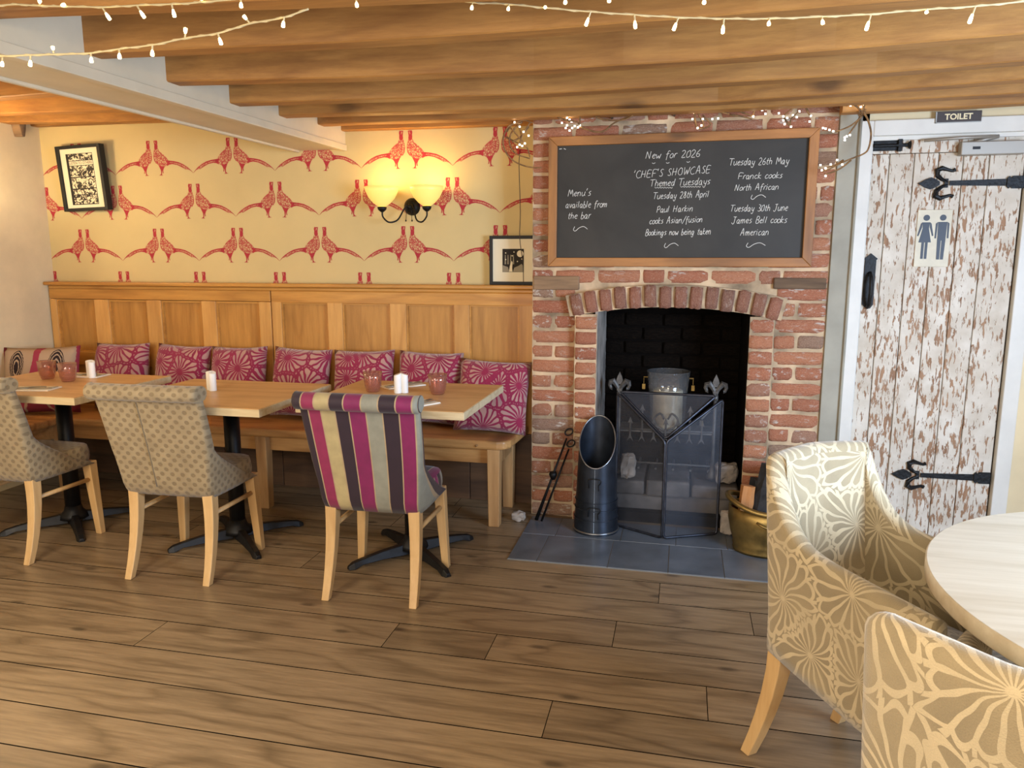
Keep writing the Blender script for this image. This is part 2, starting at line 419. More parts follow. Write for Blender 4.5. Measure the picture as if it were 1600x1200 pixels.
# pink ribbed glass
def mglass(name, tint, fac=.18, rough=.08, dif=(.8,.5,.4,1), difw=.25):
    t = NT(name); tr = t.n('ShaderNodeBsdfTransparent'); tr.inputs[0].default_value = tint
    gl = t.n('ShaderNodeBsdfGlossy'); gl.inputs['Roughness'].default_value = rough
    df = t.n('ShaderNodeBsdfDiffuse'); df.inputs[0].default_value = dif
    lw_ = t.n('ShaderNodeLayerWeight'); lw_.inputs[0].default_value = .35
    m1 = t.n('ShaderNodeMixShader'); m1.inputs[0].default_value = difw; t.l(tr.outputs[0], m1.inputs[1]); t.l(df.outputs[0], m1.inputs[2])
    m2 = t.n('ShaderNodeMixShader'); t.l(t.math('MULTIPLY_ADD', lw_.outputs['Facing'], .45, fac*.3), m2.inputs[0])
    t.l(m1.outputs[0], m2.inputs[1]); t.l(gl.outputs[0], m2.inputs[2]); t.l(m2.outputs[0], t.out.inputs[0]); return t.mat
M['pink'] = mglass('rose_glass', (.88,.66,.58,1), .25, .12, (.62,.36,.30,1), .14)
M['clear'] = mglass('clear_glass', (.95,.95,.95,1), .15, .05, (.7,.7,.7,1), .06)
t = NT('fine_wire_mesh'); v = t.obj(False)
tr = t.n('ShaderNodeBsdfTransparent'); mx = t.n('ShaderNodeMixShader')
t.set(lin((96,98,106)), .5, .3)
nz = t.noise(v, 5, 3); t.l(t.math('MULTIPLY_ADD', nz, .22, .06), mx.inputs[0]); t.l(tr.outputs[0], mx.inputs[1]); t.l(t.b.outputs[0], mx.inputs[2]); t.l(mx.outputs[0], t.out.inputs[0]); M['mesh'] = t.mat
# ikat cushion, uv in metres (0..0.44)
t = NT('ikat_weave'); sp = t.n('ShaderNodeSeparateXYZ'); t.l(t.uv(), sp.inputs[0])
nzz = t.math('MULTIPLY', t.math('SUBTRACT', t.noise(t.uv(), 60, 2), .5), .012)
x = t.math('ADD', sp.outputs[0], nzz); y = sp.outputs[1]
xx = t.math('SUBTRACT', t.math('FRACT', t.math('DIVIDE', t.math('ADD', x, .005), .225)), .5)   # one tear per .225 m
yy = t.math('SUBTRACT', y, .27)
taper = t.math('MULTIPLY_ADD', yy, 2.6, 1.0)
dd = t.math('ADD', t.math('POWER', t.math('DIVIDE', t.math('ABSOLUTE', xx), t.math('MULTIPLY', taper, .19)), 1.6), t.math('POWER', t.math('DIVIDE', t.math('ABSOLUTE', yy), .11), 1.6))
inner = t.math('LESS_THAN', dd, 1.0)
rings_ = t.math('LESS_THAN', t.math('FRACT', t.math('MULTIPLY', dd, 3.4)), .62)
band = t.math('MULTIPLY', t.math('GREATER_THAN', dd, 3.2), t.math('LESS_THAN', dd, 6.8))
col = t.mix(band, lin((176,150,124)), lin((158,52,74)))
col = t.mix(t.math('GREATER_THAN', dd, 9.5), col, lin((136,44,60)))
col = t.mix(t.math('MULTIPLY', inner, rings_), col, lin((36,20,22)))
t.set(col, .9); M['ikat'] = t.mat
# printed picture sheets
t = NT('doodle_print'); v = t.obj(False)
vo = t.n('ShaderNodeTexVoronoi'); vo.inputs['Scale'].default_value = 55; t.l(t.mapping(v, (1,1,.8)), vo.inputs['Vector'])
nn = t.noise(v, 40, 3, .6, 1.5)
t.set(t.mix(t.math('GREATER_THAN', nn, .5), lin((52,44,36)), lin((226,214,180))), .8); M['doodle'] = t.mat
M['mount'] = plain('cream_mount', (232,220,188), .85)
M['inkd'] = plain('print_ink', (40,34,28), .85)
M['greyink'] = plain('print_grey', (150,140,118), .85)
M['signd'] = plain('dark_sign', (58,46,38), .35)
M['signp'] = plain('pale_toilet_plate', (206,196,172), .6, 0, .06, 12)
M['ink'] = plain('navy_figure', (34,38,48), .5)

# ------------------------------------------------------------------ SETTING
XW, YB, YC = -3.90, 4.03, 3.80           # left wall, back wall, chimney face
ZC = 2.26
# floor with individual boards
floor = struct('floor')
b = MB(); b.box(-4.2, 2.4, -2.2, 4.6, -.06, -.0125); b.build('subfloor', M['sootm'], floor)
seams = [4.03, 3.84, 3.655, 3.45, 3.246, 3.061, 2.867, 2.68, 2.482, 2.30, 2.113, 1.925, 1.737, 1.56, 1.37, 1.18, .99, .80, .61, .42, .23, .04, -.2, -.44, -.7, -1.0, -1.3, -1.6, -1.9, -2.15]
rnd = random.Random(3)
fixed = {2.30: [-1.865, .12], 2.482: [.0-1.0, -.62+.0], 2.867: [.30], 3.246: [-2.4, .42], 3.061: [-1.62, -.05], 2.113: [-.35, .92], 1.925: [-2.6, .45], 2.68: [-3.1, -.2]}
HX0, HX1, HYF = -.742, .72, 3.165       # hearth rectangle
def board(x0, x1, y0, y1):
    g = .0022
    b = MB(); b.box(x0+g*.6, x1-g*.6, y0+g, y1-g, -.012, 0); b.mi = [1, 0, 1, 1, 1, 1]
    b.build('floor_board', [M['plank'], M['sootm']], floor)
for i in range(len(seams)-1):
    y1, y0 = seams[i], seams[i+1]
    cuts = fixed.get(y1)
    if cuts is None:
        c0 = -3.9 + rnd.uniform(.5, 1.6); cuts = []
        while c0 < 2.2: cuts.append(c0); c0 += rnd.uniform(1.5, 2.3)
    xs = [-3.9] + [c for c in sorted(cuts) if -3.7 < c < 2.0] + [2.2]
    for a_, c_ in zip(xs[:-1], xs[1:]):
        board(a_, c_, y0, y1)

# left wall
wl = struct('wall_left'); b = MB(); b.box(XW-.12, XW, -2.2, 4.2, 0, ZC); b.build('plaster', M['plaster'], wl)
# back wall with paper, and birds printed on it
wb = struct('wall_back'); b = MB(); b.box(XW-.1, -.76, YB, YB+.12, 0, ZC); b.build('wallpaper', M['paper'], wb)
sx, sz = .000331, .000303
body = [(258,300),(262,345),(240,420),(232,520),(245,600),(275,655),(320,700),(352,730),(400,735),(450,725),(510,690),(540,650),(520,600),(480,545),(420,485),(350,430),(328,370),(325,330),(318,300)]
reds = [[(250,228),(320,225),(328,262),(322,300),(325,335),(320,372),(300,400),(270,385),(255,350),(262,318),(258,290)],
        [(320,700),(345,700),(400,720),(450,715),(420,760),(405,800),(412,850),(398,850),(385,790),(380,850),(372,882),(395,882),(388,892),(310,888),(345,876),(362,850),(358,790),(335,735)],
        [(470,600),(540,612),(560,640),(540,690),(490,715),(495,660)],
        [(245,440),(234,520),(247,600),(280,660),(270,662),(236,605),(225,520),(236,440)]]
tailu = [(540,612),(640,625),(740,650),(830,695),(910,750),(965,800),(1015,858)]
taill = [(540,635),(640,650),(740,672),(830,715),(905,765),(960,812),(1012,860)]
tail2u = [(545,655),(640,668),(720,690),(800,735),(880,790)]
tail2l = [(540,690),(600,680),(700,700),(790,745),(875,795)]
tailin = [(540,612),(740,650),(910,750),(960,805),(880,785),(800,735),(720,690),(545,655)]
def bird_mesh(sides=(1, -1)):
    b = MB()
    for sgn in sides:
        if sgn == 0: continue
        def P2(p, lift): return (sgn*(p[0]-210)*sx, -lift, (888-p[1])*sz)
        def poly(pts, mi, lift):
            b.m = mi; idx = [b.addv(P2(p, lift)) for p in pts]; b.face(idx if sgn > 0 else idx[::-1])
        poly(body, 1, .0006); poly(tailin, 1, .0006)
        for q in reds: poly(q, 0, .0009)
        poly(tailu+taill[::-1], 0, .0009); poly(tail2u+tail2l[::-1], 0, .0009)
        b.m = 0; lft = .0012
        rr = random.Random(5)
        for _ in range(16):
            x0 = rr.uniform(275, 430); y0 = rr.uniform(430, 680)
            if x0 < 300 and y0 > 620: continue
            poly([(x0, y0), (x0+rr.uniform(16,34), y0+rr.uniform(14,40)), (x0+rr.uniform(-4,12), y0+rr.uniform(20,44))], 0, lft)
        poly([(268,245),(290,240),(296,285),(276,292)], 1, lft)
    if 0 in sides: b.v = [(min(v[0], .217), v[1], v[2]) for v in b.v]
    if sides == (-1,): b.v = [(min(v[0], -.045), v[1], v[2]) for v in b.v]
    return b.mesh('pheasant_print', [M['red'], M['plume']])
bm_ = bird_mesh(); bmr = bird_mesh((1,)); bml = bird_mesh((-1,)); bmc = bird_mesh((1, -1, 0))
for row, z0, x0 in ((0, 1.852, -3.112), (1, 1.598, -2.848), (2, 1.34, -3.112), (3, 1.083, -2.848)):
    for k in range(-3, 6):
        x = x0 + .533*k
        if x < XW-.06 or x > -.68: continue
        me = bmr if x < XW+.05 else (bml if x > -.80 else (bmc if x > -1.1 else bm_))
        o = link('pheasant_print', me, wb); o.location = (x, YB, z0)
# panelling (dado)
pan = thing('wall_panelling', 'honey pine wall panelling with capping rail behind the cushioned bench', 'panelling', (0, 3.99, 0))
def bxo(name, mat, par, x0, x1, y0, y1, z0, z1, bev=.003):
    b = MB(); b.box(x0, x1, y0, y1, z0, z1); return b.build(name, mat, par, bevel=bev)
bxo('backboard', M['pinev'], pan, -3.89, -.76, .012, .035, .40, 1.19, 0)
bxo('capping_rail', M['pine'], pan, -3.895, -.755, -.055, .035, 1.198, 1.22, .006)
bxo('cove_moulding', M['pine'], pan, -3.89, -.76, -.022, .01, 1.176, 1.197, .006)
bxo('top_rail', M['pine'], pan, -3.89, -2.352, -.0195, .012, 1.114, 1.176)
bxo('top_rail', M['pine'], pan, -2.346, -.76, -.0195, .012, 1.108, 1.176)
stl = [(-3.89,-3.845),(-3.564,-3.461),(-3.19,-3.09),(-2.811,-2.715),(-2.429,-2.352),(-2.346,-2.285),(-1.992,-1.90),(-1.609,-1.513),(-1.233,-1.144),(-.865,-.76)]
for a_, c_ in stl: bxo('stile', M['stile'], pan, a_, c_, -.020, .012, .40, 1.112)
for i in range(9):
    if i == 4: continue
    a_, c_ = stl[i][1], stl[i+1][0]
    pn_ = bxo('panel', M['pinev'], pan, a_+.004, c_-.004, .008, .0125, .79, 1.107, 0)
    b = MB()       # bead moulding round the panel
    for (u0,u1,v0,v1) in ((a_,c_,1.1,1.11),(a_,c_,.782,.792),(a_,a_+.008,.792,1.1),(c_-.008,c_,.792,1.1)): b.box(u0,u1,-.010,.012,v0,v1)
    b.build('bead', M['pine'], pn_)
    bxo('lower_rail', M['pine'], pan, a_, c_, -.0195, .012, .70, .782)
    bxo('lower_panel', M['pinev'], pan, a_+.004, c_-.004, .002, .0125, .42, .70, 0)
# dark boarding beneath the bench seat
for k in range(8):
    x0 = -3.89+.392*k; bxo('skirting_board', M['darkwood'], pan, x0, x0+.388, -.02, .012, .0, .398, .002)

# right part of back wall with door opening
DY = 3.815
xl0 = OY(1307, 650, YC).x; dxl = OY(1336, 580, DY).x; dxr = OY(1566, 580, DY).x; dzt = OY(1480, 213, DY).z
fx0 = OY(1321, 520, YC).x; fx1 = OY(1577, 740, YC).x
wr = struct('wall_back_right')
b = MB(); b.box(fx1-.02, 2.2, YC+.0, YC+.12, 0, ZC); b.box(.67, dxl-.02, YC+.012, YC+.12, 0, ZC); b.box(.67, 2.2, YC+.012, YC+.12, dzt+.02, ZC); b.build('plaster', M['plaster'], wr); b = MB(); b.box(dxl-.05, dxr+.05, YC+.125, YC+.16, 0, 2.2); b.build('dark_door_backing', M['darkwood'], wr)  # dark backing added to stop sky light leaking round the door
b = MB(); b.box(.669, fx0+.002, YC-.006, YC+.02, 0, 2.02); b.build('grey_jamb_plaster', M['greygreen'], wr, bevel=.004)
b = MB(); b.tube([(fx0-.002, YC-.012, 0), (fx0-.002, YC-.012, 2.02)], .007, 8); b.build('pipe', M['greygreen'], wr, True)
wR = struct('wall_right'); b = MB(); b.box(2.2, 2.32, -2.2, .5, 0, ZC); b.box(2.2, 2.32, 1.8, 4.0, 0, ZC); b.box(2.2,2.32,.5,1.8,0,.75); b.box(2.2,2.32,.5,1.8,1.78,ZC); b.build('plaster', M['plaster'], wR)
w1 = struct('window_1'); b = MB()
for a_, c_ in ((.5,.55),(1.12,1.18),(1.75,1.8)): b.box(2.22,2.28,a_,c_,.75,1.78)
for a_, c_ in ((.75,.8),(1.25,1.28),(1.73,1.78)): b.box(2.221,2.279,.5,1.8,a_,c_)
b.build('window_frame', M['white'], w1)
wf = struct('wall_front'); b = MB(); b.box(-4.0, -2.3, -2.3, -2.2, 0, ZC); b.box(.5, 2.3, -2.3, -2.2, 0, ZC); b.box(-2.3,.5,-2.3,-2.2,0,.75); b.box(-2.3,.5,-2.3,-2.2,1.95,ZC); b.build('plaster', M['plaster'], wf)
w2 = struct('window_2'); b = MB()
for a_, c_ in ((-2.3,-2.25),(-.93,-.87),(.45,.5)): b.box(a_,c_,-2.28,-2.22,.75,1.95)
for a_, c_ in ((.75,.8),(1.9,1.95)): b.box(-2.3,.5,-2.279,-2.221,a_,c_)
b.build('window_frame', M['white'], w2)

# ceiling, joists
ceil = struct('ceiling'); b = MB(); b.box(-4.0, 2.3, -2.3, 4.2, ZC, ZC+.1); b.build('plaster', M['ceiling'], ceil)
XB0, XB1 = -2.172, -1.870
def joist(pts, wd=.078, h=.26, sag=0):
    """pts: back bottom edge points (x,y,z) left to right"""
    b = MB(); n = len(pts); rr = random.Random(int(pts[0][1]*1000)); rings = []
    # resample so the edges can be a little uneven
    P = []
    for i in range(n-1):
        for k in range(4): P.append(Vector(pts[i]).lerp(Vector(pts[i+1]), k/4))
    P.append(Vector(pts[-1]))
    for p in P:
        j = rr.uniform(-.003, .003); k = rr.uniform(-.003, .003)
        q = [(p.x, p.y-wd+j, p.z+.004), (p.x, p.y-wd+.006+j, p.z), (p.x, p.y-.006+k, p.z), (p.x, p.y+k, p.z+.004), (p.x, p.y+k, min(ZC-.001, p.z+h)), (p.x, p.y-wd+j, min(ZC-.001, p.z+h))]
        rings.append([b.addv(v) for v in q])
    for a_, c_ in zip(rings[:-1], rings[1:]):
        for i in range(6): b.face([a_[i], c_[i], c_[(i+1)%6], a_[(i+1)%6]][::-1])
    b.face(rings[0]); b.face(rings[-1][::-1])
    return fixn(b.build('joist', M['joist'], ceil))
def jpx(px, zs, xl, xr, **k):
    pts = []
    for i, (x, y) in enumerate(px):
        z = zs[0] + (zs[1]-zs[0])*i/(len(px)-1); pts.append(OZ(x, y, z))
    def ext(a, c, X): s = (X-a.x)/(c.x-a.x); return a.lerp(c, s) if abs(c.x-a.x) > 1e-6 else a
    pts[0] = Vector((xl, ext(pts[0], pts[1], xl).y, pts[0].z))
    e = ext(pts[-2], pts[-1], xr); pts.append(Vector((xr, pts[-1].y + (e.y-pts[-1].y)*.3, pts[-1].z)))
    return joist(pts, **k)
jpx([(0,31),(300,20),(560,12),(800,1),(1000,-12),(1300,-32)], (2.0,2.0), XB1, 2.2)
jpx([(160,93),(560,77),(840,59.5),(1120,38),(1360,19),(1590,0)], (2.0,2.0), XB1, 2.2)
jpx([(279,135),(560,129),(840,118),(1120,102),(1360,83),(1600,63)], (2.0,2.0), XB1, 2.2)
jpx([(376,167),(560,162),(840,153.5),(1120,137),(1360,123),(1600,103)], (2.0,2.0), XB1, 2.2)
jpx([(452,185),(560,182),(840,175),(1120,165),(1360,149),(1600,130)], (2.02,2.0), XB1, 2.2)
jpx([(510,198),(560,196),(840,188),(1120,176.5),(1360,164),(1600,151)], (2.045,2.0), XB1, 2.2)
joist([(XB1, YB-.002, 2.058), (-.76, YB-.002, 2.05)], wd=.05)
jpx([(1340,179),(1480,173),(1600,166)], (2.0,2.0), .66, 2.2, wd=.07)
for Y in (1.43, 1.05, .67, .27, -.15, -.6, -1.05, -1.5): joist([(XB1, Y, 2.0), (2.2, Y, 2.0)])
# left bay
jpx([(0,126),(60,124.5)], (2.113,2.113), XW, XB0)
jpx([(0,158.5),(117,149.5)], (2.115,2.115), XW, XB0)
jpx([(0,182),(200,176)], (2.135,2.135), XW, XB0)
jpx([(0,194.7),(200,194)], (2.14,2.14), XW, XB0)
joist([(XW, YB-.002, 2.155), (XB0, YB-.002, 2.15)], wd=.06)
for Y in (2.3, 1.85, 1.4, .95, .5, 0, -.5, -1.0, -1.5): joist([(XW, Y, 2.11), (XB0, Y, 2.11)])
# boxed white beam across the room
tb = struct('trim_1')
def slant(b, x0, x1, z0a, z1a, z0b, z1b, ya=-2.2, yb=YB):
    b.hexa([(x0,ya,z0a),(x1,ya,z0a),(x1,yb,z0b),(x0,yb,z0b),(x0,ya,z1a),(x1,ya,z1a),(x1,yb,z1b),(x0,yb,z1b)])
b = MB(); slant(b, XB0+.012, XB1, 1.868, 2.255, 1.966, 2.255); b.build('boxed_beam', M['beamw'], tb)
b = MB(); slant(b, XB1-.03, XB1+.008, 1.855, 1.90, 1.955, 1.988); b.build('edge_trim', M['beamw'], tb, bevel=.003)
b = MB(); slant(b, XB0, XB0+.022, 1.855, 1.94, 1.955, 2.03); b.build('edge_trim', M['beamw'], tb, bevel=.006)

# ------------------------------------------------------------------ FIREPLACE
fp = thing('brick_fireplace', 'red brick chimney breast with arched sooty opening', 'fireplace', (0, YC, 0))
CX0, CX1 = -.757, .668
OX0, OX1 = -.413, .316          # opening between piers
def brick_mesh(seed):
    rr = random.Random(seed); b = MB(); nu, nv = 5, 3
    def h(i, j):
        x = -.5 + i/nu; z = -.5 + j/nv
        edge = (i in (0, nu)) or (j in (0, nv)); cor = (i in (0, nu)) and (j in (0, nv))
        y = rr.uniform(-.10, .10) + (.12 if edge else 0) + (.12 if cor else 0)
        ex = rr.uniform(0, .025) if i in (0, nu) else rr.uniform(-.02, .02); ez = rr.uniform(0, .06) if j in (0, nv) else rr.uniform(-.04,.04)
        if cor: ex += .008; ez += .02
        x = x - math.copysign(ex, x) if i in (0, nu) else x+ex; z = z - math.copysign(ez, z) if j in (0, nv) else z+ez
        return (x, -.5+y*.5, z)
    ids = [[b.addv(h(i, j)) for i in range(nu+1)] for j in range(nv+1)]
    for j in range(nv):
        for i in range(nu): b.face([ids[j][i], ids[j][i+1], ids[j+1][i+1], ids[j+1][i]])
    ring = [ids[0][i] for i in range(nu+1)] + [ids[j][nu] for j in range(1, nv+1)] + [ids[nv][i] for i in range(nu-1, -1, -1)] + [ids[j][0] for j in range(nv-1, 0, -1)]
    back = [b.addv((b.v[k][0], .5, b.v[k][2])) for k in ring]; n = len(ring)
    for k in range(n): b.face([ring[k], back[k], back[(k+1)%n], ring[(k+1)%n]])
    return b.mesh('brick', [M['brick']], True)
BR = [brick_mesh(s) for s in range(7)]
BRS = []
for me in BR:
    m2 = me.copy(); m2.materials.clear(); m2.materials.append(M['soot']); BRS.append(m2)
BRD = []
for me in BR:
    m2 = me.copy(); m2.materials.clear(); m2.materials.append(M['brickdark']); BRD.append(m2)
rb = random.Random(11)
def brick(x0, x1, z0, z1, yf, dep=.05, par=None, pool=None, rot=None, name='brick'):
    me = rb.choice(pool or BR); o = link(name, me, par or fp)
    o.scale = ((x1-x0), dep, (z1-z0)); o.location = ((x0+x1)/2, yf+dep/2+rb.uniform(-.002, .003), (z0+z1)/2)
    o.rotation_euler = (0, rb.uniform(-.008, .008), 0)
    return o
MORT = .007
ARC_R, ARC_C = 2.34, (-.052, 1.122-2.34)      # circle of the arch's inner edge
def arcz(x, r): return ARC_C[1] + math.sqrt(r*r-(x-ARC_C[0])**2)
b = MB()
b.box(CX0, OX0-.012, MORT, .42, 0, 1.085); b.box(OX1+.012, CX1, MORT, .42, 0, 1.085)
# infill over the arch
N = 16; xs = [OX0-.03 + (OX1-OX0+.06)*i/N for i in range(N+1)]
b.box(CX0, xs[0], MORT, .42, 1.085, 2.2); b.box(xs[-1], CX1, MORT, .42, 1.085, 2.2)
for i in range(N):
    a_, c_ = xs[i], xs[i+1]; za, zc = arcz(a_, ARC_R+.004), arcz(c_, ARC_R+.004)
    b.hexa([(a_,MORT,za),(c_,MORT,zc),(c_,.42,zc),(a_,.42,za),(a_,MORT,2.2),(c_,MORT,2.2),(c_,.42,2.2),(a_,.42,2.2)])
b.build('mortar', M['mortar'], fp)
PF = -.045          # piers and arch stand proud of the flanks
for xa_, xb2 in ((-.528, OX0-.004), (OX1+.004, .432)):
    b = MB(); b.box(xa_, xb2, PF+.008, .05, 0, 1.085); b.build('pier_mortar', M['mortar'], fp)
# whitish reveals
b = MB(); b.box(OX0-.0125, OX0, PF+.012, .42, .2, 1.10); b.build('left_reveal', M['stone'], fp)
b = MB(); b.box(OX1, OX1+.0125, PF+.012, .42, .2, 1.10); b.build('right_reveal', M['soot'], fp)
course = .0775
BX0, BX1, BZ0, BZ1 = -.675, .585, 1.308, 1.945      # behind the board
nz = int(2.06/course)+1
for r in range(nz):
    z0 = r*course; z1 = z0+course-.011
    if z1 > 2.09: break
    off = (r % 2)
    def run(xa, xb, lens):
        x = xa; i = 0
        while x < xb-.03:
            L = lens[i % len(lens)]*rb.uniform(.92, 1.06); i += 1
            e = min(x+L, xb)
            if xb-e < .05: e = xb
            if not (x > BX0+.03 and e < BX1-.03 and z0 > BZ0+.03 and z1 < BZ1-.03):
                brick(x+.001, e-.012 if e < xb else e-.001, z0+rb.uniform(-.002,.003), z1+rb.uniform(-.003,.002), 0)
            x = e
    if z1 < 1.24:
        run(CX0, -.533, [.115, .115] if off else [.225])
        run(.438, CX1, [.225] if off else [.11, .12])
        if z1 < 1.09:
            brick(-.526, OX0-.004, z0, z1, PF, .06); brick(OX1+.004, .430, z0, z1, PF, .06)
    elif z0 > 1.235:
        run(CX0, CX1, [.225, .225] if off else [.113, .225, .225])
# arch voussoirs
nb = 14; th0 = math.asin((-.545-ARC_C[0])/ARC_R); th1 = math.asin((.452-ARC_C[0])/ARC_R)
for i in range(nb):
    th = th0 + (th1-th0)*(i+.5)/nb; me = rb.choice(BRD)
    o = link('arch_brick', me, fp); rm = ARC_R+.056+rb.uniform(-.004, .004)
    o.location = (ARC_C[0]+rm*math.sin(th), PF+.04+rb.uniform(-.006, .004), ARC_C[1]+rm*math.cos(th))
    o.scale = (.06, .09, .112); o.rotation_euler = (0, th+rb.uniform(-.02, .02), 0)
b = MB()
for i in range(nb*2):
    ta = th0-.004+(th1-th0+.008)*i/(nb*2); tb_ = th0-.004+(th1-th0+.008)*(i+1)/(nb*2)
    def q(t_, r_, y_): return (ARC_C[0]+r_*math.sin(t_), y_, ARC_C[1]+r_*math.cos(t_))
    r0_, r1_ = ARC_R+.004, ARC_R+.112
    b.hexa([q(ta,r0_,PF+.01), q(tb_,r0_,PF+.01), q(tb_,r0_,.05), q(ta,r0_,.05), q(ta,r1_,PF+.01), q(tb_,r1_,PF+.01), q(tb_,r1_,.05), q(ta,r1_,.05)])
b.build('arch_mortar', M['mortar'], fp)
# old timber pieces in the brickwork
p0, p1 = OY(834, 431, YC), OY(905, 453, YC)
bxo('timber_block', M['oldtimber'], fp, p0.x, p1.x, -.014, .05, p1.z, p0.z, .006)
p0, p1 = OY(1209, 434, YC), OY(1290, 452, YC)
bxo('timber_block', M['oldtimber'], fp, p0.x, p1.x, -.014, .05, p1.z, p0.z, .006)
# sooty chamber
b = MB(); b.box(CX0, CX1, .42, .5, 0, 2.1); b.box(OX0-.013, OX1+.013, .0, .42, 0, .055)
b.build('chamber_back', M['sootm'], fp)
for r in range(13):
    z0 = .06+r*.078; x = OX0 + (.0 if r % 2 else -.1)
    while x < OX1:
        a_, c_ = max(x, OX0+.002), min(x+.2, OX1-.002)
        if c_-a_ > .03: brick(a_, c_, z0, z0+.068, .395, .03, pool=BRS)
        x += .21
# raised hearth stones inside
for x0, x1, y0, z1 in ((-.40, -.16, .02, .215), (-.15, .07, .01, .225), (.08, .31, .025, .21)):
    bxo('hearth_stone', M['stonedark'], fp, x0, x1, y0, .38, .14, z1, .012)
bxo('hearth_riser', M['stonedark'], fp, -.41, .31, .05, .38, .055, .139, .006)

# slate hearth, tile by tile
he = thing('slate_hearth', 'dark blue slate hearth in front of the fireplace', 'hearth', (0, HYF, 0))
b = MB(); b.box(HX0, HX1, 0, YC-HYF-.047, -.008, .003); o = b.build('grout_bed', M['grout'], he)
xs = [HX0, -.605, -.285, -.02, .22, .46, HX1]; 
for i in range(6):
    for y0, y1 in ((0, .33), (.33, YC-HYF-.047)):
        a_, c_ = xs[i]+(.03 if y0 > .1 and i else 0), xs[i+1]+(.03 if y0 > .1 and i < 5 else 0)
        bxo('slate_tile', M['slate'], he, a_+.0015, c_-.0015, y0+.0015, y1-.0015, -.004, .006, .0015)

# ------------------------------------------------------------------ blackboard
BY = YC-.012
c00 = OY(858, 419, BY-.02); c10 = OY(1269, 414, BY-.02); c01 = OY(856, 217, BY-.02); c11 = OY(1280, 197, BY-.02)
bx0 = (c00.x+c01.x)/2; bx1 = (c10.x+c11.x)/2; bz0 = (c00.z+c10.z)/2; bz1 = (c01.z+c11.z)/2
bb = thing('menu_blackboard', 'wide wood-framed blackboard with chalked menu events above the fireplace', 'blackboard', ((bx0+bx1)/2, BY, bz0))
hw = (bx1-bx0)/2; hh = bz1-bz0; fr = .043
b = MB(); b.box(-hw+.02, hw-.02, -.012, .006, .02, hh-.02); b.build('board', M['board'], bb)
def framebar(mb, pts, y0, y1): mb.prism(pts, lambda a, c, d: (a, d, c), y0, y1)
for nm, pts, m in (('frame_rail', [(-hw,0),(hw,0),(hw-fr,fr),(-hw+fr,fr)], 'frame'), ('frame_rail', [(-hw+fr,hh-fr),(hw-fr,hh-fr),(hw,hh),(-hw,hh)], 'frame'),
                ('frame_upright', [(-hw,0),(-hw+fr,fr),(-hw+fr,hh-fr),(-hw,hh)], 'framev'), ('frame_upright', [(hw-fr,fr),(hw,0),(hw,hh),(hw-fr,hh-fr)], 'framev')):
    b = MB(); framebar(b, pts, -.03, .006); o = fixn(b.build(nm, M[m], bb, bevel=.003))
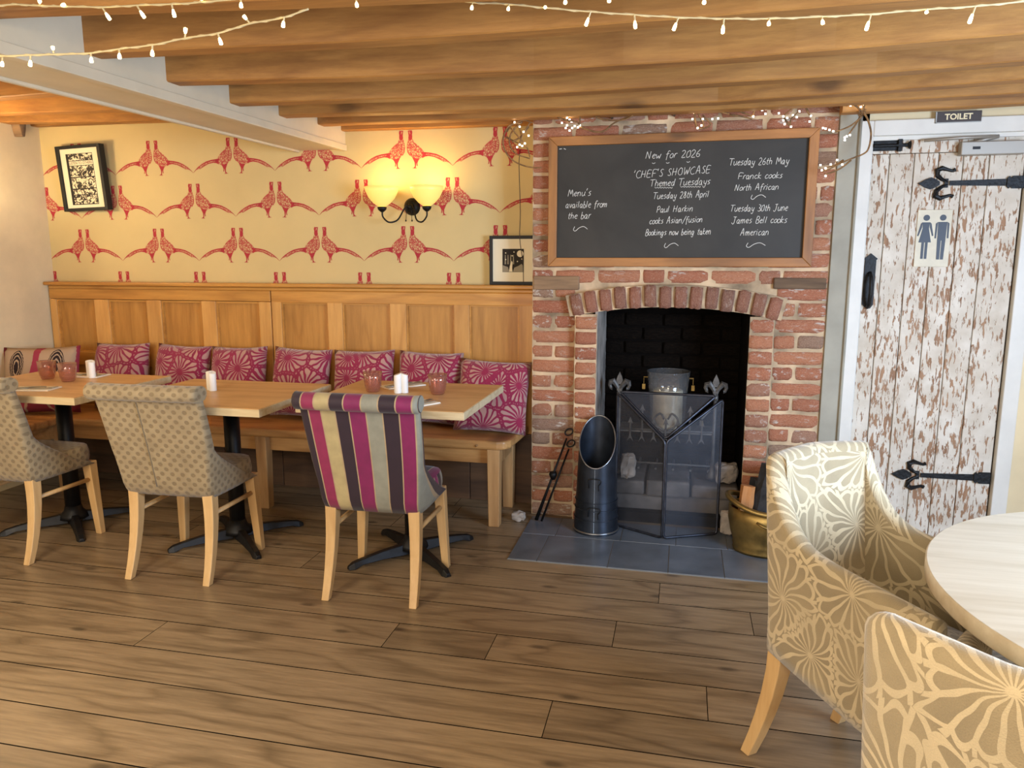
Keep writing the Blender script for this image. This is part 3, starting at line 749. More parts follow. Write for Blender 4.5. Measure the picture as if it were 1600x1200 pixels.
# single-stroke hand lettering: units of a tenth of cap height
G = {
'N':(7,'0,0 1,10|1,10 5,0|5,0 6,10'),'C':(6,'6,9 4,10 2,9 0,6 0,3 2,0 4,0 6,1'),'H':(7,'1,10 0,0|6,10 5,0|0,5 6,5'),'E':(6,'6,10 1,10 0,0 5,0|0,5 5,5'),
'F':(6,'7,10 1,10 0,0|0,5 5,5'),'S':(5,'5,9 3,10 1,8 2,6 4,4 4,1 2,0 0,1'),'O':(7,'3,10 1,8 0,4 2,0 5,1 6,5 5,9 3,10'),'W':(8,'0,10 1,0 4,7 5,0 8,10'),'A':(7,'0,0 3,10 4,10 6,0|1,4 6,4'),
'T':(6,'-1,10 7,10|3,10 2,0'),'P':(5,'1,9 0,0|0,9 3,10 5,8 4,5 1,5'),'B':(5,'1,10 0,0 4,0 5,3 3,5 1,5|1,10 4,10 5,7 3,5'),'M':(8,'0,0 1,10 4,3 6,10 8,0'),'J':(6,'1,10 6,10|4,10 3,1 1,-1 -1,1'),
'a':(5,'4,5 2,6 0,3 1,0 3,1 4,5|4,5 4,0 5,0'),'b':(4,'1,10 0,0 3,0 4,3 2,5 0,4'),'c':(4,'4,5 2,6 0,3 1,0 4,1'),'d':(5,'4,5 2,6 0,3 1,0 3,1 5,10|4,5 4,0'),'e':(4,'0,3 4,4 3,6 1,5 0,2 2,0 4,1'),
'f':(4,'5,9 4,10 2,8 1,-3|0,5 4,6'),'g':(5,'4,5 2,6 0,3 1,0 3,1 4,5|4,5 3,-3 1,-4 0,-2'),'h':(5,'1,10 0,0|0,3 2,6 4,5 4,0'),'i':(2,'1,6 0,0|1,8 1,9'),'k':(4,'1,10 0,0|4,6 0,3 4,0'),'l':(2,'1,10 0,0'),
'm':(7,'0,6 0,0|0,3 2,6 3,5 3,0|3,3 5,6 6,5 6,0'),'n':(5,'0,6 0,0|0,3 2,6 4,5 4,0'),'o':(4,'2,6 0,4 0,1 2,0 4,2 4,5 2,6'),'p':(4,'0,6 0,-4|0,5 2,6 4,4 2,0 0,1'),'r':(3,'1,6 0,0|0,3 2,6 4,6'),'s':(4,'4,6 2,6 1,4 3,3 3,1 0,0'),'t':(3,'2,9 1,1 3,0|0,6 4,6'),
'u':(5,'0,6 0,1 2,0 4,2|5,6 4,2 5,0'),'v':(4,'0,6 2,0 4,6'),'w':(6,'0,6 1,0 3,4 4,0 6,6'),'y':(5,'1,6 1,2 3,1 4,2|5,6 3,-3 1,-4 0,-2'),'j':(3,'2,6 1,-3 -1,-3|2,8 2,9'),
'0':(5,'3,9 1,8 0,4 1,0 4,1 5,5 4,9 3,9'),'2':(5,'0,8 2,10 4,9 4,6 0,0 5,0'),'3':(5,'1,10 4,9 4,7 2,5 4,4 5,1 2,0 0,1'),'6':(5,'4,10 1,6 0,2 2,0 4,1 4,4 1,4'),'8':(5,'4,9 2,10 1,7 4,4 4,1 2,0 0,2 3,6 4,9'),
"'":(2,'1,11 0,8'),'/':(5,'0,-2 6,11'),' ':(4,'')}
SURF = BY-.0125
def stroke_line(name, text, pa, pb, cap, rad=.0014, parent=None):
    A = OY(pa[0], pa[1], SURF); B = OY(pb[0], pb[1], SURF); H = OY(pa[0], pa[1]-cap, SURF); u = (H-A).length/10
    adv = 0; strokes = []; rr = random.Random(text)
    for ch in text:
        wd, st = G[ch]; jx = rr.uniform(-.3, .3)
        if st:
            for s in st.split('|'):
                strokes.append([(adv+float(p.split(',')[0])+jx*0+rr.uniform(-.25,.25), float(p.split(',')[1])+rr.uniform(-.3,.3)) for p in s.split()])
        adv += wd+1.6
    adv -= 1.6; L = (B-A); b = MB()
    for s in strokes:
        P = []
        for x, y in s:
            q = A + L*(x/adv) + Vector((y*.12*u, 0, y*u)); P.append(Vector((q.x-bb.location.x, -.0128, q.z-bb.location.z)))
        if len(P) > 2: P = bez(P, 3)
        b.tube(P, [rad]*len(P), 4)
    o = b.build(name, M['chalk'], bb); return o
lines = [("New for 2026",(1009,248),(1093.5,245),11),("'CHEF'S SHOWCASE",(990,278.5),(1109.5,270),11),("Themed Tuesdays",(1016,291.5),(1109,288),10.5),
 ("Tuesday 28th April",(1021,311),(1107,308),10),("Paul Harkin",(1026,332),(1082,330),9.5),("cooks Asian/fusion",(1015,350),(1097,347),9.5),("Bookings now being taken",(1008.5,368),(1110,366),9.5),
 ("Menu's",(887.5,307),(923,305.5),10.5),("available from",(884,325),(948,323.5),10),("the bar",(887.5,342),(922,341),10),
 ("Tuesday 26th May",(1139.5,258.5),(1232,256),10.5),("Franck cooks",(1153.5,280),(1222,278),9.5),("North African",(1148,298),(1216,296),9.5),
 ("Tuesday 30th June",(1141.5,330.5),(1230,329),10),("James Bell cooks",(1144,349),(1229,348),10),("American",(1156.5,368),(1200.5,367),10)]
for tx, pa, pb, cap in lines: stroke_line('chalk_lettering', tx, pa, pb, cap)
def scribble(pts, rad=.0015):
    P = [OY(x, y, SURF) for x, y in pts]; P = bez([Vector((q.x-bb.location.x, -.0128, q.z-bb.location.z)) for q in P], 4)
    b = MB(); b.tube(P, rad, 4); b.build('chalk_flourish', M['chalk'], bb)
for cx, cy, k in ((1049,383,1), (907,357,1), (1185,307.5,1.05), (1181,382.5,1.35)):
    scribble([(cx-9*k,cy-3),(cx-11*k,cy+2),(cx-8*k,cy+4),(cx-2*k,cy-1),(cx+5*k,cy-3),(cx+11*k,cy+1)])
for x0, x1, y in ((1023,1053,292.5), (1063,1098,291)):
    n = int((x1-x0)/2); scribble([(x0+2*i, y+(1.1 if i % 2 else -.2)+.4) for i in range(n)], .0011)
for x, y in ((1019,254.5),(1041,254),(1073,252.5)): scribble([(x,y),(x+2,y+1.2),(x+5,y-.3)], .0013)
scribble([(874,233),(878,232.5)], .002); scribble([(881,232),(884,233.5)], .002)

# ------------------------------------------------------------------ DOOR
d1 = struct('door_1', (0, DY, 0))
px_b = [1347, 1377, 1415, 1452, 1490, 1530, 1585]
xb_ = [OY(x, 413, DY).x for x in px_b]; xb_[0] = dxl; xb_[-1] = dxr
ztop = OY(1400, 216, DY).z; zled = OY(1400, 240, DY).z
for i in range(6): bxo('door_plank', M['door'], d1, xb_[i]+.0015, xb_[i+1]-.0015, 0, .03, .01, zled-.002, .003)
bxo('top_ledge', M['door'], d1, dxl, dxr, -.004, .03, zled, ztop, .003)
# frame
for x0, x1, z0, z1, nm in ((fx0, dxl-.004, 0, dzt+.075, 'door_jamb'), (dxr+.004, fx1, 0, dzt+.075, 'door_jamb'), (dxl-.004, dxr+.004, dzt+.008, dzt+.075, 'door_head')):
    bxo(nm, M['white'], d1, x0, x1, -.03, .01, z0, z1, .004)
bxo('door_stop', M['white'], d1, dxl-.004, dxr+.004, -.018, .012, dzt-.012, dzt+.008, .003)
bxo('door_stop', M['white'], d1, dxl-.01, dxl+.002, -.012, .012, 0, dzt, .003)
def fleur(mb, T, th, hinge_=False):
    """fleur de lis pointing +a: outline coordinates (along, across)"""
    mb.prism([(1.0,0),(.78,.13),(.62,.19),(.5,.14),(.36,.05),(.36,-.05),(.5,-.14),(.62,-.19),(.78,-.13)], lambda a, c, d: T(a, c, d), 0, th)
    for s in (1, -1):
        mb.tube([T(a, s*c, th*.5) for a, c in (((.05,.04),(.25,.10),(.42,.22),(.56,.38),(.52,.52),(.36,.58),(.22,.50),(.22,.42)) if not hinge_ else ((.14,.04),(.30,.12),(.44,.24),(.46,.40),(.32,.47),(.16,.42),(.02,.38),(-.06,.42)))], [th*(.9 if not hinge_ else 1.25)*k for k in (.8,1,1.4,1.7,1.5,1.0,.9,1.2)], 8)
    if not hinge_: mb.prism([(-.02,.045),(.42,.045),(.42,-.045),(-.02,-.045)], lambda a, c, d: T(a, c, d), 0, th)
    mb.prism([(.12,.14),(.22,.14),(.22,-.14),(.12,-.14)], lambda a, c, d: T(a, c, d), -.001, th*1.3)
def hinge(tip, endx, yl, yr, nm):
    A = OY(tip[0], tip[1], DY-.004); Bp = OY(endx, yr, DY-.004); Bp.x = min(Bp.x, dxr+.01)
    dr = (Bp-A).normalized(); up = Vector((0,0,1)); S = .14
    base = A + dr*S - Vector((0, DY, 0)); out = Vector((0,-1,0))
    b = MB(); fleur(b, lambda a, c, d: base - dr*(a*S) + up*(c*S) + out*d, .006, True)
    E_ = Bp - Vector((0, DY, 0)); L = (E_-base).length
    def T(a, c, d): return base + dr*a + up*c + out*d
    b.prism([(-.01,.010),(L*.75,.015),(L*.75,-.015),(-.01,-.010)], T, 0, .006)
    b.prism([(L*.76,.018),(L*.79,.027),(L*.81,.018),(L*.84,.027),(L,.027),(L,-.027),(L*.84,-.027),(L*.81,-.018),(L*.79,-.027),(L*.76,-.018)], T, 0, .010)
    b.lathe([(.0,0),(.005,0),(.005,.003)], 8)
    fixn(b.build(nm, M['blackw'], d1))
hinge((1434, 287), 1600, 0, 284.5, 'strap_hinge'); hinge((1392, 740), 1546, 0, 747, 'strap_hinge')
# top bolt
a_ = OY(1364, 229, DY); c_ = OY(1421, 227, DY); zz = a_.z
b = MB(); b.box(a_.x, a_.x+.11, -.012, 0, zz-.022, zz+.022); b.tube([(a_.x, -.018, zz), (c_.x-.01, -.018, zz)], .008, 10); b.tube([(c_.x-.012,-.018,zz),(c_.x,-.018,zz)], [.01,.02], 10)
b.box(a_.x+.10, a_.x+.118, -.026, 0, zz-.026, zz+.026); b.build('bolt', M['blackw'], d1, bevel=.002)
# lock plate and drop handle
a_ = OY(1355, 396, DY); c_ = OY(1350, 482, DY); xm = dxl+.03; z1, z0 = a_.z, c_.z
b = MB(); b.prism([(xm-.024,z0+.02),(xm-.012,z0+.006),(xm,z0+.014),(xm+.012,z0),(xm+.024,z0+.02),(xm+.024,z1-.03),(xm+.03,z1-.025),(xm,z1),(xm-.03,z1-.025),(xm-.024,z1-.03)], lambda a, c, d: (a, d, c), -.008, 0)
o = fixn(b.build('lock_plate', M['blackw'], d1))
b = MB(); b.tube(bez([(xm,-.006,z1-.09),(xm,-.04,z1-.11),(xm,-.05,z1-.17),(xm,-.035,z1-.23),(xm,-.008,z1-.25)], 5), .009, 8); b.build('handle', M['blackw'], o, True)
# closer
a_ = OY(1497, 224, DY); c_ = OY(1594, 242, DY); c_.x = min(c_.x, dxr-.005)
bxo('closer_body', M['closer'], d1, a_.x, c_.x, -.05, -.0045, c_.z, a_.z, .004)
b = MB(); b.box(a_.x+.045, a_.x+.075, -.0515, -.0495, a_.z-.034, a_.z-.022); b.build('closer_badge', M['blackf'], d1)
b = MB(); k0 = OY(1443, 220, DY-.03); k1 = OY(1560, 213, DY-.03)
b.tube([(k0.x, -.04, k0.z), ((k0.x+k1.x)/2, -.055, (k0.z+k1.z)/2), (k1.x, -.035, k1.z)], .007, 8); b.tube([(k1.x,-.035,k1.z), (a_.x+.04,-.03,a_.z-.005)], .008, 8)
b.build('closer_arm', M['closer'], d1, True)
# toilet plate with two figures (its own thing, screwed to the door)
a_ = OY(1435, 333, DY); c_ = OY(1478, 412, DY)
tp = thing('toilet_plate', 'cream toilet plate with woman and man figures on the distressed door', 'sign', ((a_.x+c_.x)/2+.002, DY, (a_.z+c_.z)/2))
w_, h_ = .072, .128
b = MB(); b.box(-w_, w_, -.006, -.0008, -h_, h_); b.build('plate', M['signp'], tp, bevel=.002)
def fig(cx, woman):
    b = MB(); T = lambda a, c, d: (cx+a, d, c)
    b.prism([(.0135*math.cos(t_*PI/8), .092+.0135*math.sin(t_*PI/8)) for t_ in range(16)], T, -.0072, -.0058)
    if woman:
        b.prism([(-.016,.072),(.016,.072),(.013,.045),(.026,-.018),(-.026,-.018),(-.013,.045)], T, -.0072, -.0058)
        for s in (1,-1):
            b.prism([(s*.016,.072),(s*.022,.066),(s*.034,.012),(s*.028,.010),(s*.016,.05)], T, -.0072, -.0058); b.prism([(s*.002,-.018),(s*.013,-.018),(s*.013,-.092),(s*.002,-.092)], T, -.0072, -.0058)
    else:
        b.prism([(-.019,.073),(.019,.073),(.017,-.01),(-.017,-.01)], T, -.0072, -.0058)
        for s in (1,-1):
            b.prism([(s*.020,.073),(s*.028,.066),(s*.029,.0),(s*.022,.0)], T, -.0072, -.0058); b.prism([(s*.0015,-.01),(s*.017,-.01),(s*.0145,-.095),(s*.0015,-.095)], T, -.0072, -.0058)
    return fixn(b.build('woman_figure' if woman else 'man_figure', M['ink'], tp))
fig(-.034, True); fig(.034, False)
def text_mesh(s, size, extr=.0008, bold=0):
    cu = bpy.data.curves.new('lettering', 'FONT'); cu.body = s; cu.size = size; cu.extrude = extr; cu.offset = bold; cu.align_x = 'CENTER'; cu.align_y = 'CENTER'
    o = bpy.data.objects.new('lettering', cu); COL.objects.link(o)
    bpy.context.view_layer.update(); dg = bpy.context.evaluated_depsgraph_get()
    me = bpy.data.meshes.new_from_object(o.evaluated_get(dg)); bpy.data.objects.remove(o); bpy.data.curves.remove(cu)
    me.transform(Matrix.Rotation(PI/2, 4, 'X')); me.materials.clear(); return me
a_ = OY(1462, 183, DY-.035); c_ = OY(1534, 182, DY-.035)
ts = thing('toilet_sign', 'dark sign reading TOILET fixed to the white door head', 'sign', ((a_.x+c_.x)/2, DY-.031, (a_.z+c_.z)/2))
hw_ = (c_.x-a_.x)/2
b = MB(); b.box(-hw_, hw_, -.005, 0, -.024, .024); b.build('plate', M['signd'], ts, bevel=.0015)
b = MB(); b.box(-hw_, -hw_+.005, -.0056, -.005, -.024, .024); b.box(-hw_, hw_, -.0056, -.005, -.024, -.021); b.build('bright_edge', M['chrome'], ts)
me = text_mesh('TOILET', .034, .0006, .0009); me.materials.append(M['gold']); o = link('lettering', me, ts); o.location = (0, -.0056, 0)

# ------------------------------------------------------------------ BENCH
be = thing('pine_bench', 'long worn pine bench along the panelled wall and round the corner', 'bench', (-2.3, 3.75, 0))
def bo(x): return x+2.3
SZ = .455
b = MB(); pts = [(bo(-3.885), -.21), (bo(-.885), -.21), (bo(-.845), -.195), (bo(-.822), -.16), (bo(-.80), .20), (bo(-3.885), .20)]
b.prism(pts, lambda a, c, d: (a, c, d), SZ-.045, SZ); fixn(b.build('seat_board', M['bench'], be, bevel=.012))
b = MB(); b.box(bo(-3.885), bo(-3.50), -1.15, -.213, SZ-.045, SZ); b.build('return_seat', M['bench'], be, bevel=.012)
bxo('front_apron', M['bench'], be, bo(-3.5), bo(-.905), -.155, -.13, SZ-.13, SZ-.046)
bxo('side_apron', M['benchv'], be, bo(-.905), bo(-.88), -.10, .2, SZ-.13, SZ-.046)
bxo('return_apron', M['bench'], be, bo(-3.57), bo(-3.545), -1.1, -.16, SZ-.13, SZ-.046)
for x, y in ((-.905,-.165), (-2.21,-.165), (-3.52,-.165), (-.905,.15), (-3.6,-1.1)):
    b = MB(); s0, s1 = .033, .028
    b.hexa([(bo(x)-s1,y-s1,0),(bo(x)+s1,y-s1,0),(bo(x)+s1,y+s1,0),(bo(x)-s1,y+s1,0),(bo(x)-s0,y-s0,SZ-.046),(bo(x)+s0,y-s0,SZ-.046),(bo(x)+s0,y+s0,SZ-.046),(bo(x)-s0,y+s0,SZ-.046)])
    b.build('leg', M['benchv'], be, bevel=.004)
b = MB(); b.tube([(bo(-.99), -.2115, SZ-.02), (bo(-.985), -.2115, SZ-.028)], .008, 8); b.build('knot', M['twig'], be)

# cushions
def cushion_mesh(name, w_, h_, t_, mat, n=14, seed=0):
    b = MB(); rr = random.Random(seed); ph = rr.uniform(0, 9)
    def prof(u, v):
        x = 2*u-1; y = 2*v-1
        e = max(0, (1-abs(x)**2.6))*max(0, (1-abs(y)**2.6)); return e**.42
    def pos(u, v, s):
        x = 2*u-1; y = 2*v-1
        pin = 1-.07*(1-abs(y))*abs(x)**3 ; pin2 = 1-.07*(1-abs(x))*abs(y)**3
        wr = .006*math.sin(9*u+ph)*math.sin(7*v+ph*2)
        return (x*w_/2*(1-.05*(1-y*y)*1.0*(abs(x)**4)), s*(prof(u, v)*t_/2 + wr*prof(u,v)), h_/2 + y*h_/2*(1-.06*(1-x*x)*(abs(y)**4)))
    b.grid(lambda u, v: pos(u, v, -1), n, n, lambda u, v: (u*w_, v*h_))
    b.grid(lambda u, v: pos(u, v, 1), n, n, lambda u, v: (u*w_, v*h_), flip=True)
    me = b.mesh(name, [mat], True)
    return me
def weld(me):
    import bmesh
    bm = bmesh.new(); bm.from_mesh(me); bmesh.ops.remove_doubles(bm, verts=bm.verts, dist=1e-4); bm.to_mesh(me); bm.free(); return me
cus = [(-3.29,-.02,.02,.368,'magenta petal cushion beside the patterned corner cushion, leftmost of the petal row'),
 (-2.885,.03,-.01,.362,'second magenta petal cushion from the left, behind the end of the left table'),
 (-2.50,-.02,.03,.355,'magenta petal cushion behind the middle table and its white pot'),
 (-2.115,.03,-.02,.362,'magenta petal cushion left of the gap between middle and right tables'),
 (-1.72,-.03,-.02,.368,'magenta petal cushion behind the left tumbler of the right table'),
 (-1.34,.02,.02,.368,'magenta petal cushion behind the right tumbler of the right table')]
for i, (x, rx, rz, wd, lb) in enumerate(cus):
    me = weld(cushion_mesh('petal_cushion', wd, .40, .15, M['cushion'], 14, i)); o = link('petal_cushion', me)
    tag(o, lb, 'cushion', 'magenta petal cushions on the bench'); o.location = (x, 3.80, SZ+.012); o.rotation_euler = (-.20, rx, rz)
me = weld(cushion_mesh('petal_cushion', .385, .40, .15, M['cushion'], 14, 9)); o = link('petal_cushion', me)
tag(o, 'large magenta petal cushion slumped at the bench end beside the brickwork', 'cushion', 'magenta petal cushions on the bench'); o.location = (-.965, 3.70, SZ+.006); o.rotation_euler = (-.42, .05, .10)
me = weld(cushion_mesh('ikat_cushion', .44, .40, .15, M['ikat'], 14, 5)); o = link('ikat_cushion', me)
tag(o, 'teardrop patterned cushion in the left corner of the bench', 'cushion'); o.location = (-3.66, 3.60, SZ+.004); o.rotation_euler = (-.22, -.02, .30)

# ------------------------------------------------------------------ TABLES
def make_table(cx, cy, x0, x1, y0, y1, label):
    t = thing('pedestal_table', label, 'table', (cx, cy, 0), 0, 'oak dining tables along the bench')
    TZ = .757
    b = MB(); b.box(x0-cx+.004, x1-cx-.004, y0-cy+.004, y1-cy-.004, TZ-.002, TZ); b.build('top_face', M['oak'], t)
    b = MB(); b.box(x0-cx, x1-cx, y0-cy, y1-cy, TZ-.034, TZ-.002); b.build('tabletop', M['edge'], t, bevel=.002)
    b = MB(); b.tube([(0,0,.05),(0,0,TZ-.045)], .037, 20); b.build('column', M['black'], t, True)
    b = MB(); b.box(-.16, .16, -.16, .16, TZ-.045, TZ-.0345); b.build('mounting_plate', M['black'], t)
    b = MB(); b.lathe([(.07,.035),(.065,.055),(.045,.075),(.038,.10)], 16); b.build('base_hub', M['black'], t, True)
    for k in range(4):
        th = R(45+90*k) + R(3); c, s = math.cos(th), math.sin(th); b = MB()
        secs = []
        for r, wv, z0, z1 in ((.03,.028,.012,.062),(.16,.024,.016,.052),(.26,.022,.014,.038),(.30,.022,.0,.030),(.325,.014,.0,.016)):
            secs.append([b.addv((c*r - s*q*wv*ww, s*r + c*q*wv*ww, z)) for q, z, ww in ((-1,z0,1),(1,z0,1),(1,z1,.55),(-1,z1,.55))])
        for a_, c_ in zip(secs[:-1], secs[1:]):
            for i in range(4): b.face([a_[i], a_[(i+1)%4], c_[(i+1)%4], c_[i]])
        b.face(secs[0][::-1]); b.face(secs[-1])
        fixn(b.build('base_foot', M['black'], t, bevel=.003))
    return t
def sc(v): return v
make_table(-1.185, 3.135, -1.57, -.832, 2.80, 3.475, 'oak-topped pedestal table nearest the fireplace, before the striped chair')
make_table(-2.095, 3.13, -2.42, -1.66, 2.672, 3.318, 'oak-topped pedestal table in the middle of the row of three')
make_table(-3.05, 3.13, -3.40, -2.592, 2.722, 3.37, 'oak-topped pedestal table at the left end by the corner')

# ------------------------------------------------------------------ DINING CHAIRS
def dining_chair(mat, label, piped=False):
    t = thing('dining_chair', label, 'chair', (0,0,0), 0, 'upholstered dining chairs pulled up to the bench tables')
    # local: rear legs at y=0, front at y=.42; seated person faces +y
    zb, zt = .365, .835
    def outer(u, v):
        s = 2*u-1; z = zb + (zt-zb)*v
        half = .208 + .034*v + .004*math.sin(PI*v)
        tt = abs(s)
        wing = .27*max(0, 1-v/.44)**1.3 + .05*max(0, 1-v) + .016
        y = .045 - .10*v**1.2 + wing*max(0, (tt-.66)/.34)**1.5 - .012*(1-s*s)
        x = half*math.copysign(math.sin(min(1, tt/.86)*PI/2)**.9, s) if tt > 0 else 0
        if v < .08: y += (.08-v)*.25
        return Vector((x, y, z))
    th = .055
    def inner(u, v):
        s = 2*u-1; p = outer(u, v); n = Vector((-s*.85*min(1, abs(s)*1.1), 1-abs(s)*.55, 0)).normalized()
        q = p + n*th; 
        return q
    nu, nv = 36, 18; b = MB()
    def uvf(u, v):
        s = 2*u-1; p = outer(u, v)
        if piped: return (.5 + .46*math.copysign(math.sin(min(1, abs(s)/.86)*PI/2)**.9, s) + .04*math.copysign(max(0, (abs(s)-.86)/.14), s), v)
        return (p.x + math.copysign(max(0, p.y-.02), s)*(abs(s) > .6), p.z)
    b.grid(outer, nu, nv, uvf); b.grid(inner, nu, nv, uvf, flip=True)
    o0 = len(b.v)
    # side and bottom closing strips
    for side in (0, 1):
        def strip(a, v, side=side):
            p = outer(side, v); q = inner(side, v); mid = p.lerp(q, a); bulge = math.sin(PI*a)*.014
            return mid + Vector((0, bulge, 0))
        b.grid(strip, 4, nv, (lambda a, v, side=side: (uvf(side, v)[0]+a*.05, outer(side, v).z)) if not piped else (lambda a, v, side=side: (.01 if side == 0 else .95, v)), flip=(side == 0))
    b.grid(lambda u, a: outer(u, 0).lerp(inner(u, 0), a), nu, 1, (lambda u, a: (u*.5, .36)) if not piped else (lambda u, a: (u, 0)), flip=True)
    back_ = b.build('backrest', mat, t, True); fixn(back_)
    # rolled top
    b = MB(); nr = 14
    def roll(u, v):
        s = 2*u-1; c = outer(u, 1.0); a = 2*PI*v; r = .036*(1-.25*max(0, abs(s)-.9)*10*.4)
        e = c + Vector((s*.006, .008, -.004))
        return Vector((e.x, e.y - .012 + r*1.05*math.cos(a), e.z + r*.95*math.sin(a)))
    b.grid(roll, 26, nr, (lambda u, v: (outer(u, 1).x, v*.22)) if not piped else (lambda u, v: (uvf(u, 1)[0], v)))
    for u0 in (0.0, 1.0):
        idx = [b.addv(roll(u0, k/nr)) for k in range(nr)]; b.face(idx if u0 == 0 else idx[::-1], [(.01 if u0 == 0 else .95, .1)]*nr if piped else [(.2+.03*math.cos(2*PI*k/nr), .2+.03*math.sin(2*PI*k/nr)) for k in range(nr)])
    o = b.build('rolled_top', mat, t, True); fixn(o)
    for p in o.data.polygons: p.use_smooth = len(p.vertices) <= 4
    if not piped:
        b = MB(); b.tube([outer(.46, v/10)+Vector((0,-.002,0)) for v in range(1, 10)], .0022, 6); b.build('back_seam', mat, back_, True)
    # seat
    b = MB()
    def seat(u, v):      # closed superellipse section loops
        a = 2*PI*u
        cx_, cy_ = math.cos(a), math.sin(a); k = 4.5
        r = (abs(cx_)**k + abs(cy_)**k)**(-1/k)
        hx = .200; hy = .178; z = .367 + .093*v; bul = .008*math.sin(PI*v)
        return Vector((cx_*r*(hx+bul), .250+cy_*r*(hy+bul), z))
    suv = (lambda u, v: (seat(u,v).x+seat(u,v).y, seat(u,v).z)) if not piped else (lambda u, v: ((seat(u,v).x+.24)/.48, seat(u,v).y))
    if piped:
        def suv(u, v):
            p = seat(u, v); return (abs(((u*4) % 2)-1)*.9+.04, p.y)
    b.grid(seat, 40, 5, suv)
    idx = [b.addv(seat(i/40, 0)) for i in range(40)]; b.face(idx[::-1], [(.1,.1)]*40)
    nr = 6; 
    def crown(u, v):
        p = seat(u, 1); c = Vector((0, .250, .46)); q = p.lerp(c, v); q.z = .46 + .016*math.sin(min(1, v*1.0)*PI/2); return q
    b.grid(crown, 40, nr, (lambda u, v: (crown(u,v).x, crown(u,v).y)) if not piped else (lambda u, v: (((crown(u,v).x+.24)/.48), crown(u,v).y)))
    o = b.build('seat', mat, t, True); fixn(o)
    def leg(x, y, tx, ty, ztop, curve):
        b = MB(); n = 7; secs = []
        for k in range(n):
            f = k/(n-1); z = ztop*(1-f); hw = .024-.0085*f
            xx = tx+(x-tx)*f; yy = ty+(y-ty)*(f if not curve else f**2.2)
            secs.append([b.addv((xx+a*hw, yy+c*hw, z)) for a, c in ((-1,-1),(1,-1),(1,1),(-1,1))])
        for a_, c_ in zip(secs[:-1], secs[1:]):
            for i in range(4): b.face([a_[i], c_[i], c_[(i+1)%4], a_[(i+1)%4]])
        b.face(secs[0]); b.face(secs[-1][::-1]); fixn(b.build('leg', M['leg'], t, bevel=.003))
    leg(-.185, 0, -.175, .075, .385, True); leg(.185, 0, .175, .075, .385, True)
    leg(-.20, .41, -.178, .40, .375, False); leg(.20, .41, .178, .40, .375, False)
    for s in (1, -1):
        b = MB(); b.tube([(s*.176, .07, .285), (s*.184, .40, .285)], .0105, 8); b.build('side_rail', M['leg'], t, True)
    return t
ch3 = dining_chair(M['stripes'], 'dining chair in plum, magenta and grey striped velvet by the right table', True)
ch3.location = (-1.178, 2.61, 0); ch3.rotation_euler = (0,0,R(1.5))
ch2 = dining_chair(M['dots'], 'taupe dotted dining chair drawn up to the middle table')
ch2.location = (-2.098, 2.61, 0); ch2.rotation_euler = (0,0,R(2))
ch1 = copy_tree(ch2); ch1['label'] = 'taupe dotted dining chair cut by the left edge of the photo'
ch1.location = (-3.02, 2.635, 0); ch1.rotation_euler = (0,0,R(-1))

# ------------------------------------------------------------------ TABLEWARE
def tumbler(p, label):
    t = thing('tumbler', label, 'glass', (p.x, p.y, .757), 0, 'rose glass tumblers on the dining tables')
    b = MB()
    prof = [(.0,.001),(.026,.001),(.031,.006),(.036,.03),(.0405,.06),(.0435,.092),(.0415,.092),(.0385,.06),(.034,.03),(.028,.011),(.0,.011)]
    b.lathe(prof, 28, cap0=False, cap1=False); bw_ = b.build('bowl', M['pink'], t, True)
    b = MB(); 
    for r_ in range(6):
        z = .02+r_*.008; rad = .034+z*.11
        for k in range(20):
            a = 2*PI*(k+.5*(r_ % 2))/20; c = Vector((rad*math.cos(a), rad*math.sin(a), z)); n = len(b.v)
            d = Vector((math.cos(a), math.sin(a), 0)); s = Vector((-d.y, d.x, 0)); u_ = Vector((0,0,1))
            for q in (s*.003, u_*.003, -s*.003, -u_*.003): b.v.append(tuple(c+q))
            b.v.append(tuple(c+d*.002))
            for k2 in range(4): b.face([n+k2, n+(k2+1)%4, n+4])
    b.build('hobnail_pattern', M['pink'], bw_)['kind'] = 'stuff'
    b = MB()
    for k in range(28):
        pass
    ring = [(.0425*math.cos(2*PI*k/24), .0425*math.sin(2*PI*k/24), .092) for k in range(25)]
    b.tube(ring, .0012, 6, False); b.build('rim', M['pink'], bw_, True)
for (px, py), lb in (((75,592),'rose glass tumbler at left on the left-hand table'), ((107,596),'rose glass tumbler nearer the white pot on the left-hand table'), ((583,612),'rose glass tumbler left of the white pot on the right-hand table'), ((684,616),'rose glass tumbler nearest the fireplace on the right-hand table')):
    tumbler(OZ(px, py, .757), lb)
def holder(p, label, rz):
    t = thing('cruet_pair', label, 'condiment pot', (p.x, p.y, .757), rz, 'white cylinder cruets on the dining tables')
    for s, nm in ((-1,'salt_pot'), (1,'pepper_pot')):
        b = MB(); n = 32; r = .0165; cx = s*.0155
        def f(u, v):
            a = 2*PI*u; x = r*math.cos(a); y = r*math.sin(a)
            ht = .088 + (-s*x)*.75*0 + (x*s)*(-.35)
            ht = .080 + .35*(r+ x*(1 if s < 0 else -1)*1.0)
            return (cx+x, y, ht*v + .001)
        b.grid(f, n, 4, closeu=True); top = [b.addv(f(k/n, 1)) for k in range(n)]; bot = [b.addv(f(k/n, 0)) for k in range(n)]
        b.face(top); b.face(bot[::-1]); o = fixn(b.build(nm, M['ceramic'], t, False))
    b = MB(); b.tube([(-.0155,0,.0845),(-.0155,0,.0875)], .0015, 6); b.build('pour_hole', M['blackf'], t)
holder(OZ(143,590,.757), 'white slant-topped cruets on the left-hand table beside the tumblers', R(150))
holder(OZ(331,610,.757), 'white slant-topped cruets alone on the middle table', R(145))
holder(OZ(627,614,.757), 'white slant-topped cruets between the tumblers of the right-hand table', R(25))
